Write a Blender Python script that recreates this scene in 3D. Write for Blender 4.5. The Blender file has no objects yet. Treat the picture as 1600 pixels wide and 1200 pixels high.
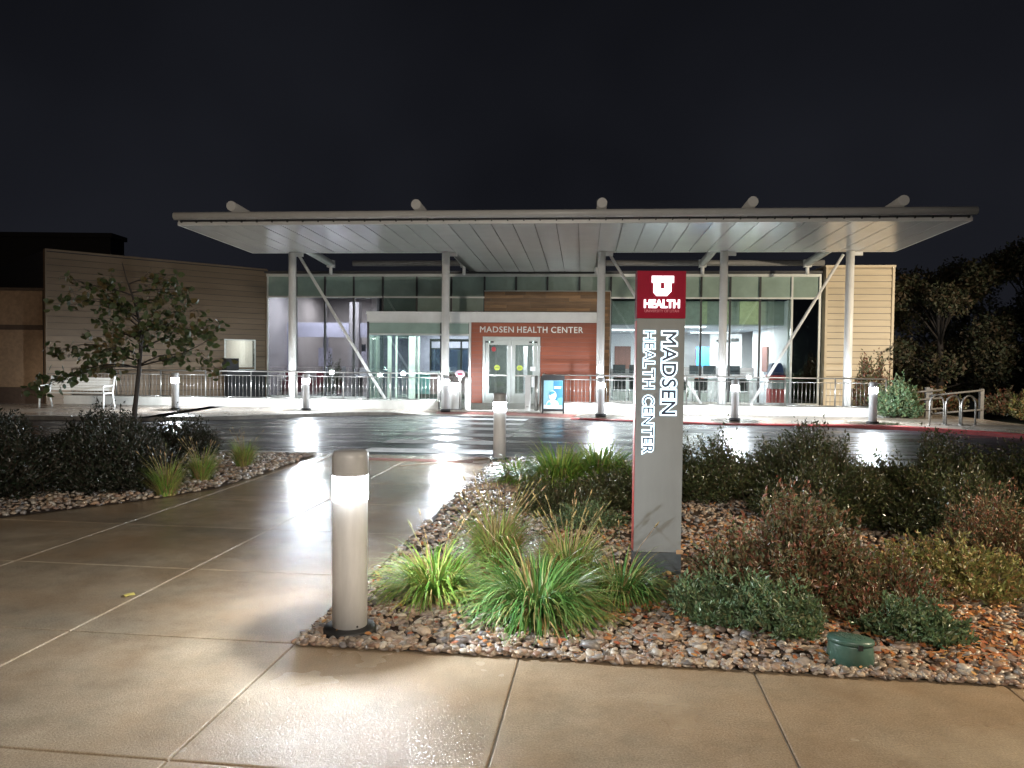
import bpy, math, random
import numpy as np
from mathutils import Vector, Matrix
R = math.radians
random.seed(7); rng = np.random.default_rng(7)
scene = bpy.context.scene
C = scene.collection

# ------------------------------------------------------------------ camera
cam = bpy.data.objects.new('camera', bpy.data.cameras.new('camera')); C.objects.link(cam)
cam.data.sensor_width = 36; cam.data.lens = 27.0; cam.data.clip_start = .05; cam.data.clip_end = 600
cam.location = (0, 0, 1.6)
cam.matrix_world = Matrix.Translation((0, 0, 1.6)) @ Matrix.Rotation(R(90-1.86), 4, 'X') @ Matrix.Rotation(R(.6), 4, 'Z')
scene.camera = cam
scene.render.resolution_x = 1024; scene.render.resolution_y = 768

# ------------------------------------------------------------------ world (night)
w = bpy.data.worlds.new('World'); scene.world = w; w.use_nodes = True
nt = w.node_tree; bg = nt.nodes['Background']
tc = nt.nodes.new('ShaderNodeTexCoord'); nz = nt.nodes.new('ShaderNodeTexNoise'); nz.inputs['Scale'].default_value = 2.2; nz.inputs['Detail'].default_value = 3
cr = nt.nodes.new('ShaderNodeValToRGB')
cr.color_ramp.elements[0].position = .3; cr.color_ramp.elements[0].color = (.0042, .0045, .0062, 1)
cr.color_ramp.elements[1].position = .75; cr.color_ramp.elements[1].color = (.0088, .0095, .0128, 1)
nt.links.new(tc.outputs['Generated'], nz.inputs['Vector']); nt.links.new(nz.outputs['Fac'], cr.inputs['Fac'])
sp = nt.nodes.new('ShaderNodeSeparateXYZ'); nt.links.new(tc.outputs['Generated'], sp.inputs[0])
mr = nt.nodes.new('ShaderNodeMapRange'); mr.inputs['From Min'].default_value = 0; mr.inputs['From Max'].default_value = .45; mr.inputs['To Min'].default_value = .62; mr.inputs['To Max'].default_value = .30
nt.links.new(sp.outputs['Z'], mr.inputs['Value'])
nt.links.new(cr.outputs['Color'], bg.inputs['Color']); nt.links.new(mr.outputs['Result'], bg.inputs['Strength'])

scene.view_settings.view_transform = 'Standard'; scene.view_settings.look = 'None'
scene.view_settings.gamma = 1; scene.view_settings.exposure = 1.6
scene.render.engine = 'CYCLES'
scene.cycles.max_bounces = 8; scene.cycles.transparent_max_bounces = 16

# ------------------------------------------------------------------ lamps outside the frame: some of the place, two added as fill
def lamp(name, loc, watt, col, size=.12, target=None, angle=None, blend=.6):
    l = bpy.data.lights.new(name, 'SPOT' if target else 'POINT'); l.energy = watt; l.color = col; l.shadow_soft_size = size
    o = bpy.data.objects.new(name, l); C.objects.link(o); o.location = loc
    if target:
        l.spot_size = R(angle); l.spot_blend = blend
        o.rotation_euler = (Vector(target)-Vector(loc)).to_track_quat('-Z', 'Y').to_euler()
    return o
lamp('path_lamp_light', (.9, -1.3, 3.1), 265, (1, .88, .75), .15, (.35, 3.9, 0), 98, 1.0)
lamp('side_lamp_light', (7.5, 3.4, 3.6), 1000, (1, .82, .58), .15, (3.6, 5.2, 0), 70, 1.0)
lamp('street_lamp_light', (17.5, 14.5, 4.2), 2600, (1, .84, .62), .2, (10.6, 27.0, 2.2), 58, .9)
lamp('far_street_lamp_light', (-24, 9, 6), 210, (1, .74, .50), .3)

lamp('bench_fill_light', (-16.5, 13.5, 4.5), 420, (1, .90, .78), .2, (-13.2, 22.6, .4), 34, .9)  # added spot that brightens the bench, no real fixture
lamp('canopy_fill_light', (-4, -16, 9), 3300, (1, .88, .74), .3, (0, 21, 5.5), 44, .8)  # added spot behind the camera, lightens the canopy front

# ------------------------------------------------------------------ materials
def new_mat(name):
    m = bpy.data.materials.new(name); m.use_nodes = True
    return m, m.node_tree, m.node_tree.nodes['Principled BSDF']
def pm(name, col, rough=.5, metal=0, var=.15, scale=6., bump=0., bscale=60., island=0., col2=None, spec=.5, rvar=0., coat=0., stretch=None, sub=0):
    m, t, b = new_mat(name); N = t.nodes; L = t.links
    b.inputs['Roughness'].default_value = rough; b.inputs['Metallic'].default_value = metal
    b.inputs['Specular IOR Level'].default_value = spec; b.inputs['Coat Weight'].default_value = coat; b.inputs['Coat Roughness'].default_value = .08
    tc = N.new('ShaderNodeTexCoord'); vec = tc.outputs['Object']
    if stretch:
        mp = N.new('ShaderNodeMapping'); mp.inputs['Scale'].default_value = stretch; L.new(vec, mp.inputs['Vector']); vec = mp.outputs['Vector']
    nz = N.new('ShaderNodeTexNoise'); nz.inputs['Scale'].default_value = scale; nz.inputs['Detail'].default_value = 6; nz.inputs['Roughness'].default_value = .65
    L.new(vec, nz.inputs['Vector'])
    c2 = col2 or tuple(min(1, c*(1+var)) for c in col); c1 = col if col2 else tuple(c*(1-var) for c in col)
    r = N.new('ShaderNodeValToRGB'); r.color_ramp.elements[0].position = .32; r.color_ramp.elements[1].position = .68
    r.color_ramp.elements[0].color = (*c1, 1); r.color_ramp.elements[1].color = (*c2, 1); L.new(nz.outputs['Fac'], r.inputs['Fac']); out = r.outputs['Color']
    if island:
        g = N.new('ShaderNodeNewGeometry'); mr = N.new('ShaderNodeMapRange'); mr.inputs['To Min'].default_value = 1-island; mr.inputs['To Max'].default_value = 1+island
        L.new(g.outputs['Random Per Island'], mr.inputs['Value'])
        mx = N.new('ShaderNodeVectorMath'); mx.operation = 'SCALE'; L.new(out, mx.inputs[0]); L.new(mr.outputs['Result'], mx.inputs['Scale']); out = mx.outputs['Vector']
    L.new(out, b.inputs['Base Color'])
    if rvar:
        n2 = N.new('ShaderNodeTexNoise'); n2.inputs['Scale'].default_value = scale*.4; n2.inputs['Detail'].default_value = 4; L.new(vec, n2.inputs['Vector'])
        mr = N.new('ShaderNodeMapRange'); mr.inputs['From Min'].default_value = .35; mr.inputs['From Max'].default_value = .65
        mr.inputs['To Min'].default_value = max(.03, rough-rvar); mr.inputs['To Max'].default_value = rough+rvar
        L.new(n2.outputs['Fac'], mr.inputs['Value']); L.new(mr.outputs['Result'], b.inputs['Roughness'])
    if bump:
        n3 = N.new('ShaderNodeTexNoise'); n3.inputs['Scale'].default_value = bscale; n3.inputs['Detail'].default_value = 4; L.new(tc.outputs['Object'], n3.inputs['Vector'])
        bp = N.new('ShaderNodeBump'); bp.inputs['Strength'].default_value = bump; bp.inputs['Distance'].default_value = .01
        L.new(n3.outputs['Fac'], bp.inputs['Height']); L.new(bp.outputs['Normal'], b.inputs['Normal'])
    return m
def palette(name, cols, rough=.5, spec=.5, bump=0, bscale=40, trans=0.):
    """one colour from a palette for every separate piece (stone, leaf, blade)"""
    m, t, b = new_mat(name); N = t.nodes; L = t.links
    g = N.new('ShaderNodeNewGeometry'); r = N.new('ShaderNodeValToRGB'); r.color_ramp.interpolation = 'LINEAR'
    e = r.color_ramp.elements
    while len(e) < len(cols): e.new(.5)
    for i, c in enumerate(cols): e[i].position = i/(len(cols)-1); e[i].color = (*c, 1)
    L.new(g.outputs['Random Per Island'], r.inputs['Fac'])
    tc = N.new('ShaderNodeTexCoord'); nz = N.new('ShaderNodeTexNoise'); nz.inputs['Scale'].default_value = bscale; nz.inputs['Detail'].default_value = 3
    L.new(tc.outputs['Object'], nz.inputs['Vector'])
    mr = N.new('ShaderNodeMapRange'); mr.inputs['To Min'].default_value = .55; mr.inputs['To Max'].default_value = 1.45; L.new(nz.outputs['Fac'], mr.inputs['Value'])
    mx = N.new('ShaderNodeVectorMath'); mx.operation = 'SCALE'; L.new(r.outputs['Color'], mx.inputs[0]); L.new(mr.outputs['Result'], mx.inputs['Scale'])
    L.new(mx.outputs['Vector'], b.inputs['Base Color']); b.inputs['Roughness'].default_value = rough; b.inputs['Specular IOR Level'].default_value = spec
    if bump:
        bp = N.new('ShaderNodeBump'); bp.inputs['Strength'].default_value = bump; bp.inputs['Distance'].default_value = .01
        L.new(nz.outputs['Fac'], bp.inputs['Height']); L.new(bp.outputs['Normal'], b.inputs['Normal'])
    if trans:
        tr = N.new('ShaderNodeBsdfTranslucent'); L.new(mx.outputs['Vector'], tr.inputs['Color']); ms = N.new('ShaderNodeMixShader'); ms.inputs['Fac'].default_value = trans
        L.new(b.outputs['BSDF'], ms.inputs[1]); L.new(tr.outputs['BSDF'], ms.inputs[2]); L.new(ms.outputs['Shader'], N['Material Output'].inputs['Surface'])
    return m
def emis(name, col, strength, clear=False):
    m = bpy.data.materials.new(name); m.use_nodes = True; t = m.node_tree; t.nodes.remove(t.nodes['Principled BSDF'])
    e = t.nodes.new('ShaderNodeEmission'); e.inputs['Color'].default_value = (*col, 1); e.inputs['Strength'].default_value = strength
    out = t.nodes['Material Output']
    if clear:
        tr = t.nodes.new('ShaderNodeBsdfTransparent'); a = t.nodes.new('ShaderNodeAddShader')
        t.links.new(e.outputs[0], a.inputs[0]); t.links.new(tr.outputs[0], a.inputs[1]); t.links.new(a.outputs[0], out.inputs['Surface'])
    else: t.links.new(e.outputs[0], out.inputs['Surface'])
    return m
def glass(name, tint, refl=.12, rough=.02, haze=0., hazecol=(.5, .55, .55)):
    m = bpy.data.materials.new(name); m.use_nodes = True; t = m.node_tree; t.nodes.remove(t.nodes['Principled BSDF']); N = t.nodes; L = t.links
    tr = N.new('ShaderNodeBsdfTransparent'); tr.inputs['Color'].default_value = (*tint, 1)
    gl = N.new('ShaderNodeBsdfGlossy'); gl.inputs['Roughness'].default_value = rough; gl.inputs['Color'].default_value = (.9, .95, .95, 1)
    lw = N.new('ShaderNodeLayerWeight'); lw.inputs['Blend'].default_value = .35
    mr = N.new('ShaderNodeMapRange'); mr.inputs['To Min'].default_value = refl; mr.inputs['To Max'].default_value = .8
    L.new(lw.outputs['Fresnel'], mr.inputs['Value'])
    mx = N.new('ShaderNodeMixShader'); L.new(mr.outputs['Result'], mx.inputs['Fac']); 
    base = tr.outputs[0]
    if haze:
        df = N.new('ShaderNodeBsdfDiffuse'); df.inputs['Color'].default_value = (*hazecol, 1)
        m2 = N.new('ShaderNodeMixShader'); m2.inputs['Fac'].default_value = haze; L.new(base, m2.inputs[1]); L.new(df.outputs[0], m2.inputs[2]); base = m2.outputs[0]
    L.new(base, mx.inputs[1]); L.new(gl.outputs[0], mx.inputs[2]); L.new(mx.outputs[0], N['Material Output'].inputs['Surface'])
    return m

def wet_concrete(name, dry, damp, wet_lo=.33, wet_hi=.80, r_wet=.13, r_dry=.30):
    m, t, b = new_mat(name); N = t.nodes; L = t.links
    tc = N.new('ShaderNodeTexCoord')
    def noise(s, d=5, rg=.6):
        n = N.new('ShaderNodeTexNoise'); n.inputs['Scale'].default_value = s; n.inputs['Detail'].default_value = d; n.inputs['Roughness'].default_value = rg
        L.new(tc.outputs['Object'], n.inputs['Vector']); return n.outputs['Fac']
    big = noise(.55, 5); mid = noise(3.1, 6, .7); fine = noise(105, 4, .8)
    def mrange(v, a, c, x, y):
        r = N.new('ShaderNodeMapRange'); r.inputs['From Min'].default_value = a; r.inputs['From Max'].default_value = c; r.inputs['To Min'].default_value = x; r.inputs['To Max'].default_value = y
        L.new(v, r.inputs['Value']); return r.outputs['Result']
    # further down the path the slabs are wetter (a property of the slabs)
    sep = N.new('ShaderNodeSeparateXYZ'); L.new(tc.outputs['Object'], sep.inputs[0])
    far = mrange(sep.outputs['Y'], 5.5, 9.5, 0, .22)
    ad = N.new('ShaderNodeMath'); ad.operation = 'ADD'; L.new(big, ad.inputs[0]); L.new(far, ad.inputs[1])
    wet = mrange(ad.outputs[0], wet_lo, wet_hi, 0, 1)
    mixc = N.new('ShaderNodeMix'); mixc.data_type = 'RGBA'; L.new(wet, mixc.inputs['Factor']); mixc.inputs['A'].default_value = (*dry, 1); mixc.inputs['B'].default_value = (*damp, 1)
    sc = mrange(mid, .3, .7, .78, 1.2); sf = mrange(fine, .3, .7, .62, 1.38)
    mu = N.new('ShaderNodeMath'); mu.operation = 'MULTIPLY'; L.new(sc, mu.inputs[0]); L.new(sf, mu.inputs[1])
    vm = N.new('ShaderNodeVectorMath'); vm.operation = 'SCALE'; L.new(mixc.outputs['Result'], vm.inputs[0]); L.new(mu.outputs[0], vm.inputs['Scale'])
    # rusty brown stains
    st = mrange(noise(1.3, 5, .6), .40, .78, 0, .6)
    mixs = N.new('ShaderNodeMix'); mixs.data_type = 'RGBA'; L.new(st, mixs.inputs['Factor']); L.new(vm.outputs['Vector'], mixs.inputs['A']); mixs.inputs['B'].default_value = (.24, .135, .06, 1)
    L.new(mixs.outputs['Result'], b.inputs['Base Color'])
    L.new(mrange(wet, 0, 1, r_dry, r_wet), b.inputs['Roughness']); b.inputs['Specular IOR Level'].default_value = .30
    bp = N.new('ShaderNodeBump'); bp.inputs['Distance'].default_value = .004; L.new(mrange(wet, 0, 1, 1.0, .35), bp.inputs['Strength']); L.new(fine, bp.inputs['Height']); L.new(bp.outputs['Normal'], b.inputs['Normal'])
    return m
def asphalt():
    m, t, b = new_mat('wet asphalt'); N = t.nodes; L = t.links
    tc = N.new('ShaderNodeTexCoord')
    def noise(s, d=5, rg=.6, vec=None):
        n = N.new('ShaderNodeTexNoise'); n.inputs['Scale'].default_value = s; n.inputs['Detail'].default_value = d; n.inputs['Roughness'].default_value = rg
        L.new(vec or tc.outputs['Object'], n.inputs['Vector']); return n.outputs['Fac']
    mp = N.new('ShaderNodeMapping'); mp.inputs['Scale'].default_value = (.35, 1.7, 1); L.new(tc.outputs['Object'], mp.inputs['Vector'])
    a = noise(.9, 7, .7, mp.outputs['Vector']); f = noise(90, 3, .7)
    r = N.new('ShaderNodeMapRange'); r.inputs['From Min'].default_value = .36; r.inputs['From Max'].default_value = .64; r.inputs['To Min'].default_value = .17; r.inputs['To Max'].default_value = .42
    L.new(a, r.inputs['Value']); L.new(r.outputs['Result'], b.inputs['Roughness'])
    cr = N.new('ShaderNodeValToRGB'); cr.color_ramp.elements[0].color = (.012, .013, .016, 1); cr.color_ramp.elements[1].color = (.034, .035, .040, 1)
    cr.color_ramp.elements[0].position = .35; cr.color_ramp.elements[1].position = .7; L.new(a, cr.inputs['Fac']); L.new(cr.outputs['Color'], b.inputs['Base Color'])
    w_ = noise(1.1, 3, .5, mp.outputs['Vector'])
    bp = N.new('ShaderNodeBump'); bp.inputs['Distance'].default_value = .012; bp.inputs['Strength'].default_value = .5; L.new(w_, bp.inputs['Height'])
    b2 = N.new('ShaderNodeBump'); b2.inputs['Distance'].default_value = .004; b2.inputs['Strength'].default_value = .35; L.new(f, b2.inputs['Height']); L.new(bp.outputs['Normal'], b2.inputs['Normal'])
    L.new(b2.outputs['Normal'], b.inputs['Normal']); b.inputs['Specular IOR Level'].default_value = .11
    return m
def siding(name, col, pitch, z0=0., col2=None):
    """horizontal boards: shallow steps through a bump, colour by board"""
    return pm(name, col, .55, var=.1, scale=3, stretch=(1, 1, 4), bump=.1, bscale=40)

M = {}
M['white_metal'] = pm('painted white metal', (.62, .62, .60), .35, var=.06, scale=3)
M['column'] = pm('white column paint', (.66, .66, .64), .38, var=.07, scale=2)
M['soffit'] = pm('pale gloss soffit panel', (.64, .65, .64), .19, metal=.25, var=.05, scale=1.2, spec=.6)
M['seam'] = pm('dark seam', (.09, .09, .09), .5)
M['steel'] = pm('brushed steel', (.36, .35, .33), .36, metal=.85, var=.1, scale=10)
M['bollard'] = pm('bollard grey paint', (.60, .60, .60), .48, var=.10, scale=5, bump=.05, bscale=200, stretch=(3, 3, .5))
M['bollard_cap'] = pm('bollard cap paint', (.36, .36, .36), .38, var=.08, scale=6)
M['black'] = pm('black rubber', (.02, .02, .021), .5)
M['dark_metal'] = pm('dark anodised metal', (.025, .027, .028), .4)
M['concrete_wall'] = pm('cast concrete', (.50, .49, .45), .7, var=.16, scale=2.2, bump=.25, bscale=25, stretch=(1, 1, .4))
M['curb'] = pm('curb concrete', (.30, .28, .25), .5, var=.3, scale=5, bump=.3, bscale=60, rvar=.2)
M['red_curb'] = pm('red curb paint', (.25, .028, .028), .42, var=.25, scale=7, bump=.3, bscale=60)
M['dome_mat'] = pm('red tactile mat', (.22, .085, .07), .55, var=.2, scale=8)
M['stripe'] = pm('worn road paint', (.55, .55, .55), .7, col2=(.88, .88, .86), scale=5, bump=.2, spec=.05)
M['walk'] = wet_concrete('damp path concrete', (.37, .295, .205), (.18, .143, .10))
M['farwalk'] = wet_concrete('far pavement concrete', (.36, .32, .27), (.26, .23, .20), .5, .8, .22, .5)
M['asphalt'] = asphalt()
M['soil'] = pm('wet bed soil', (.05, .032, .022), .65, var=.4, scale=14, bump=.8, bscale=50)
M['ground'] = pm('dark lawn', (.03, .035, .018), .8, var=.4, scale=3, bump=.6, bscale=30)
M['rock'] = palette('river rock', [(.10, .085, .075), (.30, .24, .18), (.40, .31, .22), (.20, .12, .085), (.44, .39, .32), (.13, .125, .13), (.33, .21, .13), (.24, .225, .21)], .34, .5, .3, 45)
M['litter'] = palette('fallen leaves', [(.34, .13, .04), (.20, .07, .03), (.46, .22, .07), (.24, .06, .03), (.50, .30, .11)], .5)
M['blade_green'] = palette('green blade', [(.08, .20, .03), (.15, .31, .05), (.30, .42, .08), (.10, .24, .05), (.46, .44, .12), (.20, .36, .06)], .4, .5, trans=.25)
M['blade_dark'] = palette('deep green blade', [(.04, .13, .03), (.08, .21, .05), (.15, .29, .07), (.06, .16, .04), (.34, .36, .12), (.11, .25, .06)], .38, .5, trans=.25)
M['blade_dry'] = palette('straw blade', [(.30, .20, .08), (.42, .30, .13), (.20, .20, .06), (.36, .22, .12), (.16, .19, .06)], .5, trans=.25)
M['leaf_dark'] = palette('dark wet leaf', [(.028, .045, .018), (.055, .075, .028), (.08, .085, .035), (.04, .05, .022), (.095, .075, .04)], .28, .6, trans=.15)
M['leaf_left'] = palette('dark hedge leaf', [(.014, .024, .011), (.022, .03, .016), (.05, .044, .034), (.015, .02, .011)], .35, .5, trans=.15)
M['leaf_red'] = palette('reddish autumn leaf', [(.08, .11, .045), (.20, .06, .04), (.11, .10, .045), (.22, .08, .05), (.09, .13, .055), (.17, .13, .07), (.08, .11, .05)], .42, .5, trans=.2)
M['leaf_green'] = palette('grey green leaf', [(.06, .12, .06), (.10, .17, .08), (.14, .20, .09), (.07, .11, .06), (.20, .20, .09)], .42, .5, trans=.2)
M['leaf_lime'] = palette('yellow green leaf', [(.16, .20, .06), (.24, .25, .08), (.30, .22, .09), (.13, .17, .06), (.32, .16, .08)], .42, .5, trans=.2)
M['leaf_tree'] = palette('sapling leaf', [(.06, .085, .03), (.09, .11, .04), (.06, .09, .035), (.15, .10, .04), (.10, .12, .05)], .45, .4, trans=.25)
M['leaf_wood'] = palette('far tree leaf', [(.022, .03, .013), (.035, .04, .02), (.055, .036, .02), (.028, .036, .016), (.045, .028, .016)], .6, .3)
M['bark'] = pm('dark bark', (.045, .035, .028), .7, var=.4, scale=20, bump=.8, bscale=60, stretch=(1, 1, .2))
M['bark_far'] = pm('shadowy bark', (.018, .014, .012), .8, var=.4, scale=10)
M['stem'] = pm('brown stem', (.08, .05, .03), .7, var=.3, scale=20)
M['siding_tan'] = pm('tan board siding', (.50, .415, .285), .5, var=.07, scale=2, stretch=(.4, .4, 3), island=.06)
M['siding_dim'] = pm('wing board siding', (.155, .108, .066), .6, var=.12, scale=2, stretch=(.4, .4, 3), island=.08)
M['brick'] = pm('tan brick', (.38, .25, .15), .7, var=.2, scale=9, bump=.3)
M['brick_dark'] = pm('brown brick band', (.10, .065, .045), .7, var=.2, scale=9)
M['dark_wall'] = pm('dark cladding', (.012, .012, .014), .7)
M['red_board'] = pm('rust red board', (.27, .062, .024), .5, var=.13, scale=2, stretch=(.5, .5, 5), island=.10)
M['wood'] = pm('cedar board', (.24, .14, .065), .5, var=.25, scale=2.5, stretch=(.6, .6, 8), island=.38)
M['dull_pipe'] = pm('dull grey pipe', (.16, .16, .155), .5)
M['frame'] = pm('pale aluminium frame', (.48, .50, .48), .35, metal=.3, var=.05)
M['spandrel'] = pm('green spandrel glass', (.25, .33, .285), .16, var=.12, scale=1.5, spec=.8)
M['glass'] = glass('window glass', (.88, .93, .90), .07)
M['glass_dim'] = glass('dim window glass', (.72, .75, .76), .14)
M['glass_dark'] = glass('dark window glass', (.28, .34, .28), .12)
M['interior_white'] = pm('interior white wall', (.62, .63, .66), .6, var=.04)
M['interior_lilac'] = pm('interior lilac wall', (.34, .33, .40), .6, var=.08)
M['interior_grey'] = pm('interior grey wall', (.28, .26, .26), .6, var=.12, scale=2)
M['ceiling'] = pm('ceiling tile', (.42, .45, .47), .8, var=.15, scale=6)
M['floor_in'] = pm('lobby floor', (.16, .16, .17), .3, var=.2, scale=2)
M['lime_panel'] = pm('lime panel', (.45, .50, .33), .6)
M['grey_panel'] = pm('sage panel', (.30, .34, .31), .6)
M['brown_door'] = pm('brown door wood', (.19, .085, .065), .45, var=.2, scale=3, stretch=(1, 1, .2))
M['orange'] = pm('orange door paint', (.55, .12, .05), .5)
M['blue'] = pm('blue panel', (.03, .16, .42), .45, var=.3, scale=2)
M['navy'] = pm('navy plastic', (.018, .03, .10), .4)
M['red_plastic'] = pm('red plastic', (.45, .035, .04), .45)
M['maroon'] = pm('maroon fabric', (.16, .02, .035), .7)
M['black_fabric'] = pm('black fabric', (.025, .025, .028), .75)
M['monitor'] = pm('monitor black', (.03, .035, .04), .3)
M['paper'] = pm('paper', (.7, .7, .7), .6)
M['desk'] = pm('desk laminate', (.35, .35, .37), .4)
M['teal'] = pm('teal panel', (.12, .27, .28), .45)
M['mauve'] = pm('mauve counter front', (.20, .12, .13), .5)
M['letter'] = pm('brushed letter metal', (.52, .50, .47), .35, metal=.4)
M['pattern'] = palette('patterned fabric', [(.6, .6, .62), (.04, .04, .05), (.5, .5, .52), (.7, .7, .72)], .7)

# ------------------------------------------------------------------ mesh builder
TH = R(5.3); TS, TC = math.sin(TH), math.cos(TH)
def BW(u, w_, z=0.): return Vector((u*TC + w_*TS, -u*TS + w_*TC, z))
class MB:
    def __init__(s): s.v = []; s.f = []; s.sm = []
    def add(s, vs, fs, smooth=False):
        n = len(s.v); s.v += [tuple(p) for p in vs]; s.f += [tuple(i+n for i in f) for f in fs]; s.sm += [smooth]*len(fs); return s
    def box(s, x0, x1, y0, y1, z0, z1):
        return s.add([(x0, y0, z0), (x1, y0, z0), (x1, y1, z0), (x0, y1, z0), (x0, y0, z1), (x1, y0, z1), (x1, y1, z1), (x0, y1, z1)],
                     [(0, 3, 2, 1), (4, 5, 6, 7), (0, 1, 5, 4), (1, 2, 6, 5), (2, 3, 7, 6), (3, 0, 4, 7)])
    def prism(s, pts, z0, z1):
        n = len(pts); return s.add([(*p[:2], z0) for p in pts]+[(*p[:2], z1) for p in pts],
            [tuple(range(n))[::-1], tuple(range(n, 2*n))]+[(i, (i+1) % n, n+(i+1) % n, n+i) for i in range(n)])
    def loft(s, rings, closed=True, cap=True, smooth=True):
        n = len(rings[0]); vs = [p for r in rings for p in r]; fs = []
        for k in range(len(rings)-1):
            for i in range(n if closed else n-1):
                j = (i+1) % n; fs.append((k*n+i, k*n+j, (k+1)*n+j, (k+1)*n+i))
        b = len(s.v); s.add(vs, fs, smooth)
        if cap and closed: s.f += [tuple(b+i for i in range(n))[::-1], tuple(b+(len(rings)-1)*n+i for i in range(n))]; s.sm += [False, False]
        return s
    def lathe(s, prof, cx=0, cy=0, n=24, cap=True):
        return s.loft([[(cx+r*math.cos(2*math.pi*i/n), cy+r*math.sin(2*math.pi*i/n), z) for i in range(n)] for r, z in prof], cap=cap)
    def tube(s, pts, r, n=8, cap=True):
        pts = [Vector(p) for p in pts]; rs = r if isinstance(r, (list, tuple)) else [r]*len(pts); rings = []
        up = None
        for i, p in enumerate(pts):
            d = (pts[min(i+1, len(pts)-1)]-pts[max(i-1, 0)]).normalized()
            if up is None: up = d.orthogonal().normalized()
            else: up = (up-d*up.dot(d)); up = up.normalized() if up.length > 1e-5 else d.orthogonal().normalized()
            b = d.cross(up); rings.append([p+(up*math.cos(2*math.pi*k/n)+b*math.sin(2*math.pi*k/n))*rs[i] for k in range(n)])
        return s.loft(rings, cap=cap)
def link_mesh(name, v, f, sm, mat, parent=None):
    me = bpy.data.meshes.new(name); me.from_pydata([tuple(p) for p in v], [], [tuple(x) for x in f])
    if sm is True or (sm is not False and any(sm)): me.polygons.foreach_set('use_smooth', [True]*len(f) if sm is True else list(sm))
    for m in (mat if isinstance(mat, (list, tuple)) else [mat]): me.materials.append(m)
    me.update(); o = bpy.data.objects.new(name, me); C.objects.link(o)
    if parent: o.parent = parent
    return o
BASE = {}
def thing(name, label, cat, base=(0, 0, 0), bld=False, rot=None, group=None):
    """Empty at the base. bld: base given in the building's frame (u, w, z)"""
    o = bpy.data.objects.new(name, None); C.objects.link(o); o.empty_display_size = .2
    o.location = BW(*base) if bld else Vector(base); o.rotation_euler = (0, 0, -TH if rot is None and bld else (rot or 0))
    o['label'] = label; o['category'] = cat
    if group: o['group'] = group
    BASE[o.name] = Vector(base); return o
def part(name, mb, mat, parent, label=None, root=None):
    """mesh child; coordinates of mb are in the same frame as the thing's base"""
    root = root or parent
    while root.parent: root = root.parent
    b = BASE[root.name]
    o = link_mesh(name, [(p[0]-b.x, p[1]-b.y, p[2]-b.z) for p in mb.v], mb.f, mb.sm, mat, parent)
    if label: o['label'] = label
    return o
def solo(name, mb, mat, label, cat, base=(0, 0, 0), bld=False, rot=None, group=None):
    o = link_mesh(name, [(p[0]-base[0], p[1]-base[1], p[2]-base[2]) for p in mb.v], mb.f, mb.sm, mat)
    o.location = BW(*base) if bld else Vector(base); o.rotation_euler = (0, 0, -TH if rot is None and bld else (rot or 0))
    o['label'] = label; o['category'] = cat
    if group: o['group'] = group
    return o
def struct(name, mb, mat, kind='structure'):
    o = link_mesh(name, mb.v, mb.f, mb.sm, mat); o['kind'] = kind; return o
def copy_tree(o, parent=None):
    c = o.copy(); C.objects.link(c)
    if parent: c.parent = parent
    for ch in list(o.children): copy_tree(ch, c)
    return c
def text_mb(body, w_, h, depth, bold=0., space=1.0):
    """lettering as mesh in the x-z plane, facing -y, fitted to w x h, lower left at the origin; bold grows every stroke by a share of the height"""
    cu = bpy.data.curves.new('lettering', 'FONT'); cu.body = body; cu.size = 1; cu.space_character = space; cu.resolution_u = 4
    o = bpy.data.objects.new('lettering', cu); C.objects.link(o); bpy.context.view_layer.update()
    ev = o.evaluated_get(bpy.context.evaluated_depsgraph_get()); me = ev.to_mesh()
    v = np.array([p.co[:2] for p in me.vertices]); f = [tuple(p.vertices) for p in me.polygons]
    ev.to_mesh_clear(); bpy.data.objects.remove(o); bpy.data.curves.remove(cu)
    key = {}; remap = []; nv = []
    for p in v:
        k = (round(float(p[0]), 5), round(float(p[1]), 5))
        if k not in key: key[k] = len(nv); nv.append(k)
        remap.append(key[k])
    v = np.array(nv); lo = v.min(0); hi = v.max(0); v = (v-lo)/(hi-lo)*[w_, h]; F = []
    for t in f:
        t = tuple(remap[i] for i in t); p = v[list(t)]; a = (p[1][0]-p[0][0])*(p[2][1]-p[0][1])-(p[2][0]-p[0][0])*(p[1][1]-p[0][1])
        if abs(a) > 1e-12 and len(set(t)) == 3: F.append(t if a > 0 else t[::-1])
    E = {}
    for t in F:
        for a, b in zip(t, t[1:]+t[:1]): E[(a, b)] = 1
    B = [e for e in E if (e[1], e[0]) not in E]; N = np.zeros((len(v), 2)); cnt = np.zeros(len(v))
    en = {}
    for a, b in B:
        d = v[b]-v[a]; d = d/(np.linalg.norm(d)+1e-9); n = np.array([d[1], -d[0]]); N[a] += n; N[b] += n; cnt[a] += 1; cnt[b] += 1
    ln = np.linalg.norm(N, axis=1); k = ln > .3; g = np.zeros_like(N); g[k] = N[k]/ln[k][:, None]*np.minimum(2*1/np.maximum(ln[k], 1e-3), 1.6)[:, None]
    v = v+g*bold*h; n = len(v); mb = MB()
    mb.add([(a, -depth, b) for a, b in v]+[(a, 0, b) for a, b in v], F+[tuple(i+n for i in t[::-1]) for t in F]+[(b, a, a+n, b+n) for a, b in B]); return mb
def xf(mb, fn): mb.v = [tuple(fn(Vector(p))) for p in mb.v]; return mb

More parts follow.
